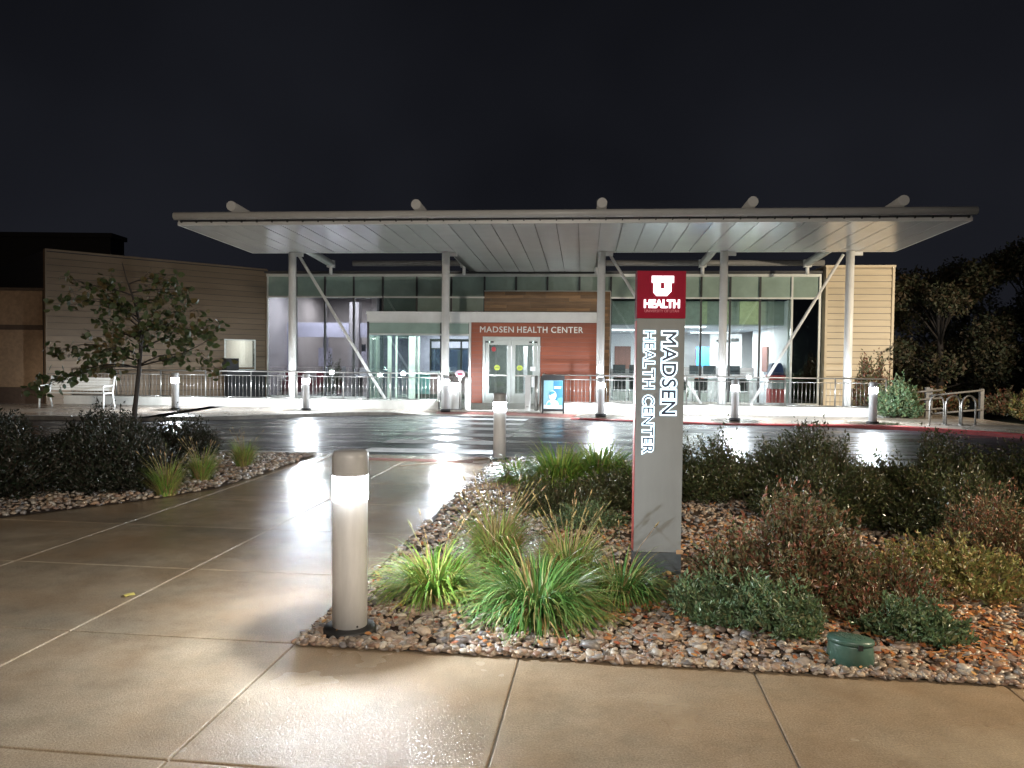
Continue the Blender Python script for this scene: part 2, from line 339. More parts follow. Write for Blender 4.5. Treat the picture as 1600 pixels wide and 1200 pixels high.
# ------------------------------------------------------------------ the ground
def quadsheet(pts, z): mb = MB(); mb.add([(x, y, z) for x, y in pts], [tuple(range(len(pts)))]); return mb
struct('ground', quadsheet([(-250, -60), (250, -60), (250, 400), (-250, 400)], -.25), M['ground'])
E1 = (math.cos(R(6.8)), -math.sin(R(6.8))); E2 = (math.sin(R(6.8)), math.cos(R(6.8)))
def SL(a, b, z=0): return (a*E1[0]+b*E2[0], a*E1[1]+b*E2[1], z)
mb = MB()
def slab(a0, a1, b0, b1):
    g, bv = .004, .007
    def ring(i, z): return [SL(a0+i, b0+i, z), SL(a1-i, b0+i, z), SL(a1-i, b1-i, z), SL(a0+i, b1-i, z)]
    mb.loft([ring(g, -.10), ring(g, -bv), ring(g+.002, -.002), ring(g+bv, 0)], smooth=False)
rowsW = [-7.1, -5.7, -4.3, -3.0, -1.7, -.8, .4, 1.58, 2.81, 4.07, 5.4, 6.75, 8.1, 9.45, 10.8, 11.55, 12.28]
colsW = [-16.1, -14.65, -13.2, -11.75, -10.3, -8.85, -7.4, -5.95, -4.5, -3.05, -1.69]
for i in range(len(colsW)-1):
    for j in range(len(rowsW)-1): slab(colsW[i], colsW[i+1], rowsW[j], rowsW[j+1])
rowsF = [r for r in rowsW if r < 2.9]+[4.06]; a = -1.69; k = 0
while a < 16:
    a2 = -.43+1.22*k; k += 1
    for j in range(len(rowsF)-1): slab(a, a2, rowsF[j], rowsF[j+1])
    a = a2
struct('walkway', mb, M['walk'])
struct('walkway_base', quadsheet([SL(-16.1, -7.1)[:2], SL(16, -7.1)[:2], SL(16, 12.2)[:2], SL(-16.1, 12.2)[:2]], -.012), M['curb'])
# beds
bedR = [SL(-1.67, 4.064), SL(-1.70, 12.10), (9, 11.0, 0), (15, 10.2, 0), SL(14.6, 4.064), SL(2, 4.064)]
bedR = [p[:2] for p in bedR]
bedL = [(-16, 8.2), (-9, 7.9), (-6.5, 7.35), (-4.95, 7.4), (-4.03, 8.38), (-3.55, 9.2), (-3.38, 10.2), (-3.2, 12.45), (-16, 14)]
struct('planting_bed', quadsheet(bedR, .005), M['soil']); struct('left_planting_bed', quadsheet(bedL, .009), M['soil'])
# road and crossing
far = [(-60, 19.3), (-14, 19.4), (-9.2, 19.5), (-7.6, 19.85), (-6.5, 20.55), (-5.5, 21.3), (-4.4, 21.95), (-3.2, 22.25), (-1.9, 22.3), (-.6, 22.15), (.8, 21.7), (2.5, 21.0), (4.2, 20.35), (6, 19.9), (7.7, 19.75), (8.8, 19.45), (9.8, 18.85), (10.7, 18.0), (11.6, 16.9), (13, 15), (15.5, 11), (18, 5), (20, -30)]
ROADZ = -.06
road = [(-60, 14.0), (-16, 14.0), (-3.2, 12.5), (-.32, 12.2), (9, 11.05), (14.9, 10), (15.1, 2), (17, -30)]
def smooth_line(p, n=4):
    out = []
    for i in range(len(p)-1):
        p0, p1, p2, p3 = [Vector((*p[max(0, min(len(p)-1, j))], 0)) for j in (i-1, i, i+1, i+2)]
        for k in range(n):
            t = k/n; out.append(tuple((.5*((2*p1)+(-p0+p2)*t+(2*p0-5*p1+4*p2-p3)*t*t+(-p0+3*p1-3*p2+p3)*t**3))[:2]))
    out.append(tuple(p[-1])); return out
farS = smooth_line(far)
mb = MB(); mb.add([(x, y, ROADZ) for x, y in road]+[(x, y, ROADZ) for x, y in reversed(farS)], [tuple(range(len(road)+len(farS)))])
struct('road', mb, M['asphalt'])
mb = MB()
ys = [(13.40, 14.0), (14.86, 15.52), (16.35, 16.98), (17.85, 18.45), (19.3, 19.9), (20.75, 21.35)]
for y0, y1 in ys:
    def q(x, y): return (x + (y-13.5)*.095, y - (x+1.5)*TS*.9, ROADZ+.004)
    vs = []; n = 10
    for k in range(n+1): vs.append(q(-2.68+2.36*k/n, y0+random.uniform(-.012, .012)))
    for k in range(n, -1, -1): vs.append(q(-2.62+2.36*k/n, y1+random.uniform(-.012, .012)))
    mb.add(vs, [tuple(range(len(vs)))])
struct('crosswalk', mb, M['stripe'])
# far pavement with its curb; a ramp falls to the road at the crossing
SWZ = .04
def edge_z(x): 
    t = max(0, 1-max(0, abs(x+.4)-2.0)/1.2); return SWZ-(SWZ-ROADZ-.006)*max(t, .62*min(1, max(0, (9.2-x)/1.5)) if x > -.4 else 0)
def offs(line, d):
    out = []
    for i, p in enumerate(line):
        a = Vector(line[max(0, i-1)]); b = Vector(line[min(len(line)-1, i+1)]); t = (b-a).normalized(); nrm = Vector((-t.y, t.x)); out.append((p[0]+nrm.x*d, p[1]+nrm.y*d))
    return out
L0 = farS; L1 = offs(L0, .16); L2 = offs(L0, .9)
def strip(la, lb, za, zb, i0=0, i1=None):
    i1 = i1 or len(la); mb = MB(); n = i1-i0
    mb.add([(*la[i], za(la[i][0])) for i in range(i0, i1)]+[(*lb[i], zb(lb[i][0])) for i in range(i0, i1)], [(k, k+1, n+k+1, n+k) for k in range(n-1)]); return mb
cut = next(i for i, p in enumerate(L0) if p[0] > 1.6)
def curb(i0, i1):
    a = strip(L0, L0, lambda x: ROADZ-.05, lambda x: edge_z(x)-.015, i0, i1); b = strip(L0, offs(L0, .02), lambda x: edge_z(x)-.015, lambda x: edge_z(x), i0, i1)
    c = strip(offs(L0, .02), L1, edge_z, lambda x: edge_z(x)+(SWZ-edge_z(x))*.15, i0, i1); a.add(b.v, b.f); a.add(c.v, c.f); return a
struct('curb', curb(0, cut+1), M['curb']); struct('red_curb', curb(cut, len(L0)), M['red_curb'])
ra = next(i for i, p in enumerate(L0) if p[0] > -2.5); rb = next(i for i, p in enumerate(L0) if p[0] > 1.5)
z1 = lambda x: edge_z(x)+(SWZ-edge_z(x))*.15
mb = MB(); a = strip(L1, L2, z1, lambda x: SWZ); mb.add(a.v, a.f)
n = len(L2); mb.add([(*p, SWZ) for p in L2]+[(p[0]+(30 if i > n-14 else 0), 60 if i < n-14 else p[1]+3, SWZ) for i, p in enumerate(L2)], [(k, k+1, n+k+1, n+k) for k in range(n-1)])
struct('far_pavement', mb, M['farwalk'])
L1b = offs(L0, .2); L2b = offs(L0, .7)
lz = lambda x: z1(x)+(SWZ-z1(x))*(.04/.74)+.006; lz2 = lambda x: z1(x)+(SWZ-z1(x))*(.54/.74)+.006
mb = strip(L1b, L2b, lz, lz2, ra, rb+1)
for i in range(ra, rb):      # truncated domes
    for a in range(4):
        for b in range(7):
            t = (a+.5)/4; s_ = (b+.5)/7; x = (L1b[i][0]*(1-t)+L1b[i+1][0]*t)*(1-s_)+(L2b[i][0]*(1-t)+L2b[i+1][0]*t)*s_; y = (L1b[i][1]*(1-t)+L1b[i+1][1]*t)*(1-s_)+(L2b[i][1]*(1-t)+L2b[i+1][1]*t)*s_
            z = lz(x)*(1-s_)+lz2(x)*s_; mb.lathe([(.014, z), (.009, z+.006)], x, y, 6)
struct('tactile_paving', mb, M['dome_mat'])
mb = MB(); mb.prism([SL(-4.2, 11.62), SL(-2.0, 11.62), SL(-2.0, 11.84), SL(-4.2, 11.84)], -.05, .005)
struct('near_tactile_paving', mb, M['dome_mat'])
mb = MB(); mb.prism([SL(-1.72, 12.12), (15, 10.24, 0), (15, 10.06, 0), SL(-1.70, 12.30)][::-1], -.1, .035); mb.prism([(-16, 14.0), (-3.22, 12.62), (-3.22, 12.46), (-16, 13.84)][::-1], -.1, .035)
struct('near_curb', mb, M['curb'])
mb = MB()                      # flared sides of the curb ramp
mb.prism([SL(-1.74, 12.26), SL(-2.95, 11.05), SL(-2.99, 11.05), SL(-1.80, 12.28)], -.01, .012); mb.prism([SL(-4.42, 12.25), SL(-4.30, 11.2), SL(-4.34, 11.2), SL(-4.47, 12.25)], -.01, .012)
struct('ramp_edge', mb, M['farwalk'])

# ------------------------------------------------------------------ gravel and leaf litter (numpy)
def inside(poly, x, y):
    c = np.zeros(len(x), bool); n = len(poly)
    for i in range(n):
        (x0, y0), (x1, y1) = poly[i], poly[(i+1) % n]
        k = ((y0 > y) != (y1 > y)) & (x < (x1-x0)*(y-y0)/((y1-y0) if y1 != y0 else 1e-9)+x0); c ^= k
    return c
def ico(sub):
    import bmesh
    b = bmesh.new(); bmesh.ops.create_icosphere(b, subdivisions=sub, radius=1); v = np.array([p.co[:] for p in b.verts]); f = np.array([[q.index for q in p.verts] for p in b.faces]); b.free(); return v, f
def mesh_np(name, V, F, mats, smooth=False, parent=None, F_size=3):
    me = bpy.data.meshes.new(name); me.vertices.add(len(V)); me.vertices.foreach_set('co', V.astype(np.float32).ravel())
    me.loops.add(F.size); me.loops.foreach_set('vertex_index', F.astype(np.int32).ravel()); me.polygons.add(len(F))
    me.polygons.foreach_set('loop_start', np.arange(0, F.size, F.shape[1], dtype=np.int32)); me.polygons.foreach_set('use_smooth', np.full(len(F), smooth))
    me.update(calc_edges=True); me.validate()
    for m in mats: me.materials.append(m)
    o = bpy.data.objects.new(name, me); C.objects.link(o)
    if parent: o.parent = parent
    return o
def rotm(n):
    q = rng.normal(size=(n, 4)); q /= np.linalg.norm(q, axis=1)[:, None]; a, b, c, d = q.T
    return np.stack([np.stack([1-2*(c*c+d*d), 2*(b*c-a*d), 2*(b*d+a*c)], -1), np.stack([2*(b*c+a*d), 1-2*(b*b+d*d), 2*(c*d-a*b)], -1), np.stack([2*(b*d-a*c), 2*(c*d+a*b), 1-2*(b*b+c*c)], -1)], 1)
def stones(poly, n, box, sub, s0, s1, layers=1):
    over = 60 if sub == 2 and n == 1600 else 3
    x = rng.uniform(box[0], box[1], n*over); y = rng.uniform(box[2], box[3], n*over); k = inside(poly, x, y); x = x[k][:n]; y = y[k][:n]; n = len(x)
    bv, bf = ico(sub); V = np.repeat(bv[None], n, 0)
    for _ in range(3):    # flatten random faces so stones look broken rather than round
        d = rng.normal(size=(n, 3)); d /= np.linalg.norm(d, axis=1)[:, None]; h = rng.uniform(.45, .8, n); pr = np.einsum('nvk,nk->nv', V, d); ex = np.clip(pr-h[:, None], 0, None); V = V-ex[..., None]*d[:, None]
    sz = np.clip(np.exp(rng.normal(math.log((s0+s1)/2), .35, n)), s0*.75, s1*1.2)
    V = V*np.stack([sz*rng.uniform(.8, 1.5, n), sz*rng.uniform(.7, 1.1, n), sz*rng.uniform(.35, .65, n)], -1)[:, None]
    yaw = rng.uniform(0, 2*math.pi, n); tl = rng.normal(0, .3, n); c, s = np.cos(yaw), np.sin(yaw); ct, st = np.cos(tl), np.sin(tl)
    X = V[..., 0]*ct[:, None]-V[..., 2]*st[:, None]; Z = V[..., 0]*st[:, None]+V[..., 2]*ct[:, None]; Y = V[..., 1]
    V = np.stack([X*c[:, None]-Y*s[:, None], X*s[:, None]+Y*c[:, None], Z], -1)
    V += np.stack([x, y, rng.uniform(.008, .03, n)+sz*.1], -1)[:, None]
    F = (bf[None]+np.arange(n)[:, None, None]*len(bv)).reshape(-1, 3); return V.reshape(-1, 3), F
def join(parts):
    V = []; F = []; o = 0
    for v, f in parts: V.append(v); F.append(f+o); o += len(v)
    return np.concatenate(V), np.concatenate(F)
bedRi = [SL(-1.675, 4.052)[:2], SL(-1.69, 12.05)[:2], (9, 10.95), (15, 10.1), (15, 2.40), SL(9, 4.052)[:2], SL(2, 4.052)[:2]]
V, F = join([stones(bedRi, 9500, (-1.2, 4.6, 3.2, 5.4), 2, .013, .025), stones([SL(-1.69, 4.03)[:2], SL(-1.69, 4.075)[:2], SL(6, 4.075)[:2], SL(6, 4.03)[:2]], 1600, (-1.3, 5, 3, 4.4), 2, .012, .023), stones(bedRi, 450, (-1.2, 4.6, 3.2, 5.4), 2, .032, .042), stones(bedRi, 6500, (-1, 5.5, 5.4, 8.5), 1, .018, .03), stones(bedRi, 5200, (-1, 3.5, 8.5, 12.2), 1, .02, .034)])
o = mesh_np('river_rock', V, F, [M['rock']], True); o['kind'] = 'stuff'; o['label'] = 'wet tan and grey river rock mulch in the right planting bed'; o['category'] = 'gravel'
V, F = join([stones([(p[0]-.015, p[1]+.01) for p in bedL], 6000, (-7, -3.2, 7.3, 12.6), 1, .02, .036)])
o = mesh_np('river_rock', V, F, [M['rock']], True); o['kind'] = 'stuff'; o['label'] = 'dark river rock mulch edging the left planting bed'; o['category'] = 'gravel'
def litter(n, poly, box, z=.035, spots=None):
    if spots: 
        c = np.array(spots)[rng.integers(0, len(spots), n*3)]; x = c[:, 0]+rng.normal(0, 1, n*3)*c[:, 2]; y = c[:, 1]+rng.normal(0, 1, n*3)*c[:, 2]
    else: x = rng.uniform(box[0], box[1], n*3); y = rng.uniform(box[2], box[3], n*3)
    k = inside(poly, x, y); x = x[k][:n]; y = y[k][:n]; n = len(x)
    lf = np.array([(0, -1, 0), (.45, -.4, .12), (.5, .3, .1), (0, 1, .05), (-.5, .3, .14), (-.45, -.4, .08)])
    Rm = rotm(n); Rm = Rm*.35; Rm[:, 2, 2] += .65; yaw = rng.uniform(0, 6.28, n)
    a = np.stack([np.stack([np.cos(yaw), -np.sin(yaw), 0*yaw], -1), np.stack([np.sin(yaw), np.cos(yaw), 0*yaw], -1), np.stack([0*yaw, 0*yaw, 1+0*yaw], -1)], 1)
    V = np.einsum('nij,vj->nvi', a, lf)*rng.uniform(.014, .028, n)[:, None, None]; V[..., 2] += rng.normal(0, .25, n)[:, None]*V[..., 0]+rng.normal(0, .25, n)[:, None]*V[..., 1]
    V += np.stack([x, y, z+rng.uniform(0, .02, n)], -1)[:, None]
    F = (np.array([[0, 1, 2, 3, 4, 5]])[None]+np.arange(n)[:, None, None]*6).reshape(-1, 6); return V.reshape(-1, 3), F
V, F = join([litter(1800, bedRi, (-1.2, 5, 3.2, 8.5)), litter(4200, bedRi, None, spots=[(.6, 5.2, .35), (1.2, 5.1, .3), (2.0, 4.8, .4), (2.8, 4.9, .5), (2.6, 4.3, .3), (3.3, 5.6, .5), (-.3, 5.3, .3), (1.9, 6.6, .5)])])
o = mesh_np('leaf_litter', V, F, [M['litter']]); o['kind'] = 'stuff'; o['label'] = 'orange brown fallen leaves lying among the river rock'; o['category'] = 'leaf litter'

# ------------------------------------------------------------------ plants
def leaves_np(P, D, size, wid=.45, fold=.25, droop=0.):
    """pointed folded leaves at P growing along D"""
    n = len(P); D = D/np.linalg.norm(D, axis=1)[:, None]; r = rng.normal(size=(n, 3)); S = np.cross(D, r); S /= np.linalg.norm(S, axis=1)[:, None]; U = np.cross(S, D)
    s = size*rng.uniform(.7, 1.3, n); s = s[:, None]
    V = np.stack([P, P+D*s*.45+S*s*wid*.5+U*s*fold*.4, P+D*s, P+D*s*.45-S*s*wid*.5+U*s*fold*.4], 1)
    F = (np.array([[0, 1, 2], [0, 2, 3]])[None]+np.arange(n)[:, None, None]*4).reshape(-1, 3); return V.reshape(-1, 3), F
def twig_shrub(rx, ry, h, ntw, per, size, start=.35, nbase=5, rough=.25, wid=.45, upright=.5, lump=None):
    """twigs curve out from a few stools to an uneven shell; leaves sit along their outer part"""
    per = int(per*1.25); size = size*1.12; bx = rng.normal(0, .35, (nbase, 2))*[rx, ry]; P = []; D = []; T = MB()
    lumps = [(rng.uniform(-.7, .7)*rx, rng.uniform(-.7, .7)*ry, rng.uniform(.45, 1.15)) for _ in range(11)]
    for i in range(ntw):
        a = rng.uniform(0, 2*math.pi); r = math.sqrt(rng.uniform(0, 1)); ex, ey = r*math.cos(a)*rx, r*math.sin(a)*ry
        L = min(lumps, key=lambda l: (l[0]-ex)**2+(l[1]-ey)**2)[2]
        top = h*L*math.sqrt(max(.05, 1-(r*.93)**2.4))*rng.uniform(1-rough, 1+rough*.35)*(rng.uniform(1.05, 1.3) if rng.uniform() < .06 else 1)
        e = np.array([ex, ey, max(.03, top*rng.uniform(.35, 1) if rng.uniform() < .45 else top)])
        b = np.array([*bx[rng.integers(nbase)], 0.]); b[:2] = b[:2]*.5+e[:2]*.4
        m = b*.45+e*.55; m[2] = e[2]*rng.uniform(.45, .7); m[:2] += rng.normal(0, .04, 2)
        t = np.linspace(start, 1, per)[:, None]; q = b*(1-t)**2+2*m*t*(1-t)+e*t*t; d = 2*(m-b)*(1-t)+2*(e-m)*t; d /= np.linalg.norm(d, axis=1)[:, None]+1e-6
        P.append(q+rng.normal(0, size*.25, q.shape)); D.append(d*.6+rng.normal(0, .55, q.shape)+np.array([0, 0, upright*.5]))
        if i % 3 == 0: T.tube([b, b*.3+m*.5+e*.2, e], [.004, .003, .0015], 3, False)
    V, F = leaves_np(np.concatenate(P), np.concatenate(D), size, wid); return V, F, T
def shrub(name, label, cat, loc, mat, args, group=None, rot=0, stem=M['stem']):
    t = thing(name, label, cat, loc, rot=rot, group=group); V, F, T = twig_shrub(**args)
    mesh_np('foliage', V, F, [mat], False, t); link_mesh('stem', T.v, T.f, T.sm, stem, t); return t
def place(o, loc, label, rot=None, sc=(1, 1, 1), group=None):
    c = copy_tree(o); c.location = loc; c.rotation_euler = (0, 0, rng.uniform(0, 6.28) if rot is None else rot); c.scale = sc; c['label'] = label
    if group: c['group'] = group
    return c
def grass(name, label, loc, n, h, spread, mat, dry=0, drymat=None, stalks=0, group=None, wid=.006, lean=1.0):
    t = thing(name, label, 'ornamental grass', loc, group=group)
    def blades(n, h, wd, sp, ln):
        a = rng.uniform(0, 6.28, n); r0 = np.sqrt(rng.uniform(0, 1, n))*sp*.28; L = h*rng.uniform(.6, 1.2, n); el = rng.uniform(.45, 1.5, n)/max(ln, .3); el = np.clip(el, .3, 1.5)
        d = np.stack([np.cos(a), np.sin(a)], -1); seg = 6; V = []
        th = el.copy(); p = np.stack([d[:, 0]*r0, d[:, 1]*r0, 0*a], -1); side = np.stack([-d[:, 1], d[:, 0], 0*a], -1)
        tw = rng.normal(0, .7, n); crv = ln*rng.uniform(.18, .66, n)
        for k in range(seg+1):
            w_ = wd*(1-(k/seg)**1.6)*rng.uniform(.9, 1.1); w_ = max(w_, .0006)
            V.append(np.stack([p-side*w_, p+side*w_], 1)); p = p+np.stack([d[:, 0]*np.cos(th), d[:, 1]*np.cos(th), np.sin(th)], -1)*(L/seg)[:, None]+side*(tw*L/seg*.3)[:, None]
            th = th-crv*(.4+1.2*k/seg)
            p[:, 2] = np.maximum(p[:, 2], .02)
        V = np.stack(V, 1).reshape(n, -1, 3); m = 2*(seg+1); f = np.array([[2*k, 2*k+1, 2*k+3, 2*k+2] for k in range(seg)])
        return V.reshape(-1, 3), (f[None]+np.arange(n)[:, None, None]*m).reshape(-1, 4)
    V, F = blades(n, h, wid, spread, lean); mesh_np('blade_clump', V, F, [mat], True, t)
    if dry: V, F = blades(dry, h*.95, wid*.8, spread*1.1, lean); mesh_np('dry_blade_clump', V, F, [drymat or M['blade_dry']], True, t)
    if stalks:
        T = MB()
        for i in range(stalks):
            a = rng.uniform(0, 6.28); l = h*rng.uniform(1.15, 1.7); k = rng.uniform(.15, .45); r0 = spread*.2
            p = [(math.cos(a)*(r0*.4+l*k*s*s), math.sin(a)*(r0*.4+l*k*s*s), l*s*.8) for s in (0, .35, .7, 1)]
            T.tube(p, [.0025, .0022, .0018, .0014], 4)
            e = Vector(p[-1]); d = (e-Vector(p[-2])).normalized(); T.tube([e-d*.01, e+d*.018, e+d*.05], [.002, .006, .001], 5)
        link_mesh('seed_stalk', T.v, T.f, T.sm, M['blade_dry'], t)
    return t
# tufts near the sign
grass('grass_clump', 'yellow green grass clump with pale buds nearest the lit bollard in the foreground', (-.50, 5.10, .01), 620, .46, .46, M['blade_green'], 150, None, 9, wid=.0085, lean=1.05)
grass('grass_clump', 'straw coloured grass clump with long seed stalks behind the yellow green clump', (-.10, 5.85, .01), 380, .50, .42, M['blade_green'], 420, None, 44, wid=.0065, lean=.75)
grass('grass_clump', 'large deep green arching grass clump at the front edge of the rock bed', (.17, 4.74, .01), 1000, .50, .55, M['blade_dark'], 130, None, 4, wid=.0085, lean=1.1)
grass('grass_clump', 'thin half dry grass clump between the big green clump and the sign', (.42, 5.45, .01), 300, .44, .40, M['blade_green'], 360, None, 26, wid=.006, lean=.8)
grass('grass_clump', 'low green grass clump beside the foot of the sign pillar', (.74, 5.12, .01), 560, .40, .45, M['blade_dark'], 110, None, 5, wid=.0078, lean=1.15)
# green tufts further back
G1 = 'bright green tufts in front of the road'
grass('grass_clump', 'small bright green tuft right of the second bollard', (.10, 9.9, .01), 520, .42, .6, M['blade_green'], 60, None, 0, G1, .013)
grass('grass_clump', 'bright green tuft, left one of the tall pair beside the road', (.62, 9.6, .01), 900, .58, .9, M['blade_green'], 60, None, 0, G1, .014, .9)
grass('grass_clump', 'bright green tuft, right one of the tall pair beside the road', (1.10, 9.75, .01), 900, .60, .9, M['blade_green'], 60, None, 0, G1, .014, .9)
grass('grass_clump', 'yellowish green tuft between the tall pair and the sign pillar', (1.50, 9.2, .01), 560, .48, .8, M['blade_green'], 120, None, 0, G1, .013)
G2 = 'dry tufts edging the left bed'
for (x, y, l) in ((-3.92, 8.7, 'dry tuft of grass nearest the dark left hedge corner'), (-3.95, 9.75, 'dry spiky tuft of grass, middle one along the left bed edge'), (-3.85, 11.0, 'dry tuft of grass closest to the road in the left bed')):
    grass('grass_clump', l, (x, y, .01), 260, .40, .36, M['blade_green'], 190, None, 16, G2, .005, .6)
# central and right shrubs
shrub('shrub', 'dense dark green low shrub between the sign pillar and the bright tufts', 'shrub', (.55, 7.95, 0), M['leaf_dark'], dict(rx=.55, ry=.5, h=.44, ntw=420, per=16, size=.030), 'low dark shrubs left of the sign')
shrub('shrub', 'dark brownish low shrub directly behind the sign pillar left side', 'shrub', (1.15, 8.3, 0), M['leaf_dark'], dict(rx=.55, ry=.55, h=.46, ntw=420, per=16, size=.030), 'low dark shrubs left of the sign')
shrub('shrub', 'low grey green shrub in front of the dark one left of the sign', 'shrub', (.72, 7.25, 0), M['leaf_green'], dict(rx=.42, ry=.3, h=.26, ntw=220, per=14, size=.026), 'low dark shrubs left of the sign')
shrub('shrub', 'large reddish brown autumn shrub right of the sign pillar', 'shrub', (1.78, 5.05, 0), M['leaf_red'], dict(rx=.62, ry=.52, h=.70, ntw=950, per=20, size=.034, rough=.4))
shrub('shrub', 'grey green low shrub spreading in front of the reddish brown shrub', 'shrub', (1.33, 4.72, 0), M['leaf_green'], dict(rx=.34, ry=.30, h=.34, ntw=300, per=18, size=.032, rough=.4))
shrub('shrub', 'green shrub at the foot of the reddish shrub, behind the grey rocks', 'shrub', (1.58, 4.48, 0), M['leaf_green'], dict(rx=.28, ry=.26, h=.32, ntw=200, per=18, size=.032, rough=.4))
shrub('shrub', 'low mixed red and green shrub above the valve box', 'shrub', (2.30, 4.85, 0), M['leaf_red'], dict(rx=.5, ry=.4, h=.34, ntw=360, per=18, size=.032, rough=.4))
shrub('shrub', 'small green shrub behind the valve box lid, to its right', 'shrub', (2.35, 4.42, 0), M['leaf_green'], dict(rx=.34, ry=.28, h=.26, ntw=260, per=18, size=.032, rough=.4))
shrub('shrub', 'yellow green shrub at the right edge of the rock bed', 'shrub', (3.15, 5.35, 0), M['leaf_lime'], dict(rx=.62, ry=.5, h=.38, ntw=460, per=18, size=.034, rough=.4))
shrub('shrub', 'orange tinged shrub standing tallest at the right edge', 'shrub', (3.85, 6.0, 0), M['leaf_red'], dict(rx=.55, ry=.5, h=.58, ntw=460, per=18, size=.030))
# dark hedge row on the right
gR = 'dark shrubs massed behind the sign'
hA = shrub('shrub', 'dark glossy hedge shrub immediately right of the sign pillar', 'shrub', (2.35, 8.95, 0), M['leaf_dark'], dict(rx=.85, ry=.75, h=.74, ntw=1500, per=16, size=.038), gR)
hB = shrub('shrub', 'dark glossy hedge shrub, highest hump of the mass behind the sign', 'shrub', (3.45, 8.75, 0), M['leaf_dark'], dict(rx=.85, ry=.8, h=.78, ntw=1500, per=16, size=.038, rough=.3), gR)
for (o, x, y, s, z, l) in ((hA, 3.15, 7.75, .85, .85, 'dark hedge shrub in front of the highest hump, behind the reddish shrub'), (hB, 4.45, 8.2, 1, .95, 'dark hedge shrub, third from the sign pillar along the road'),
                        (hA, 4.05, 7.15, .9, .9, 'dark hedge shrub at the front of the mass above the orange tinged shrub'), (hB, 5.35, 7.9, 1, .92, 'dark hedge shrub near the right edge, behind the front one'),
                        (hA, 5.25, 6.95, .95, .9, 'dark hedge shrub cut by the right edge of the picture'), (hB, 6.4, 7.9, 1, .9, 'dark hedge shrub at the far right end of the mass')):
    place(o, (x, y, 0), l, None, (s, s, z), gR)
# left hedge
gL = 'dark shrubs massed under the young tree'
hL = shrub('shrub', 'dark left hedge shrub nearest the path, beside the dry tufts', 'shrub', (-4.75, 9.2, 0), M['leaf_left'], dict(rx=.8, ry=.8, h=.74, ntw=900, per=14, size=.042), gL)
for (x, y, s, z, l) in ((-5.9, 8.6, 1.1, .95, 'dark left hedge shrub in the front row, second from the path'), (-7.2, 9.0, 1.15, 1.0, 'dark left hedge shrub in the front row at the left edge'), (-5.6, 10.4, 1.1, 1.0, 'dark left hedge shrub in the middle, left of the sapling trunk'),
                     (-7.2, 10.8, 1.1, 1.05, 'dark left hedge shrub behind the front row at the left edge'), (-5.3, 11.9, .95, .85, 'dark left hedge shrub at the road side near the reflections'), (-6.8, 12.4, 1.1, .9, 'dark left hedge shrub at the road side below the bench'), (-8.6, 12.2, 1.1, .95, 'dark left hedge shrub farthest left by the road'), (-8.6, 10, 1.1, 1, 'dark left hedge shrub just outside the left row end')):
    place(hL, (x, y, 0), l, None, (s, s, z), gL)
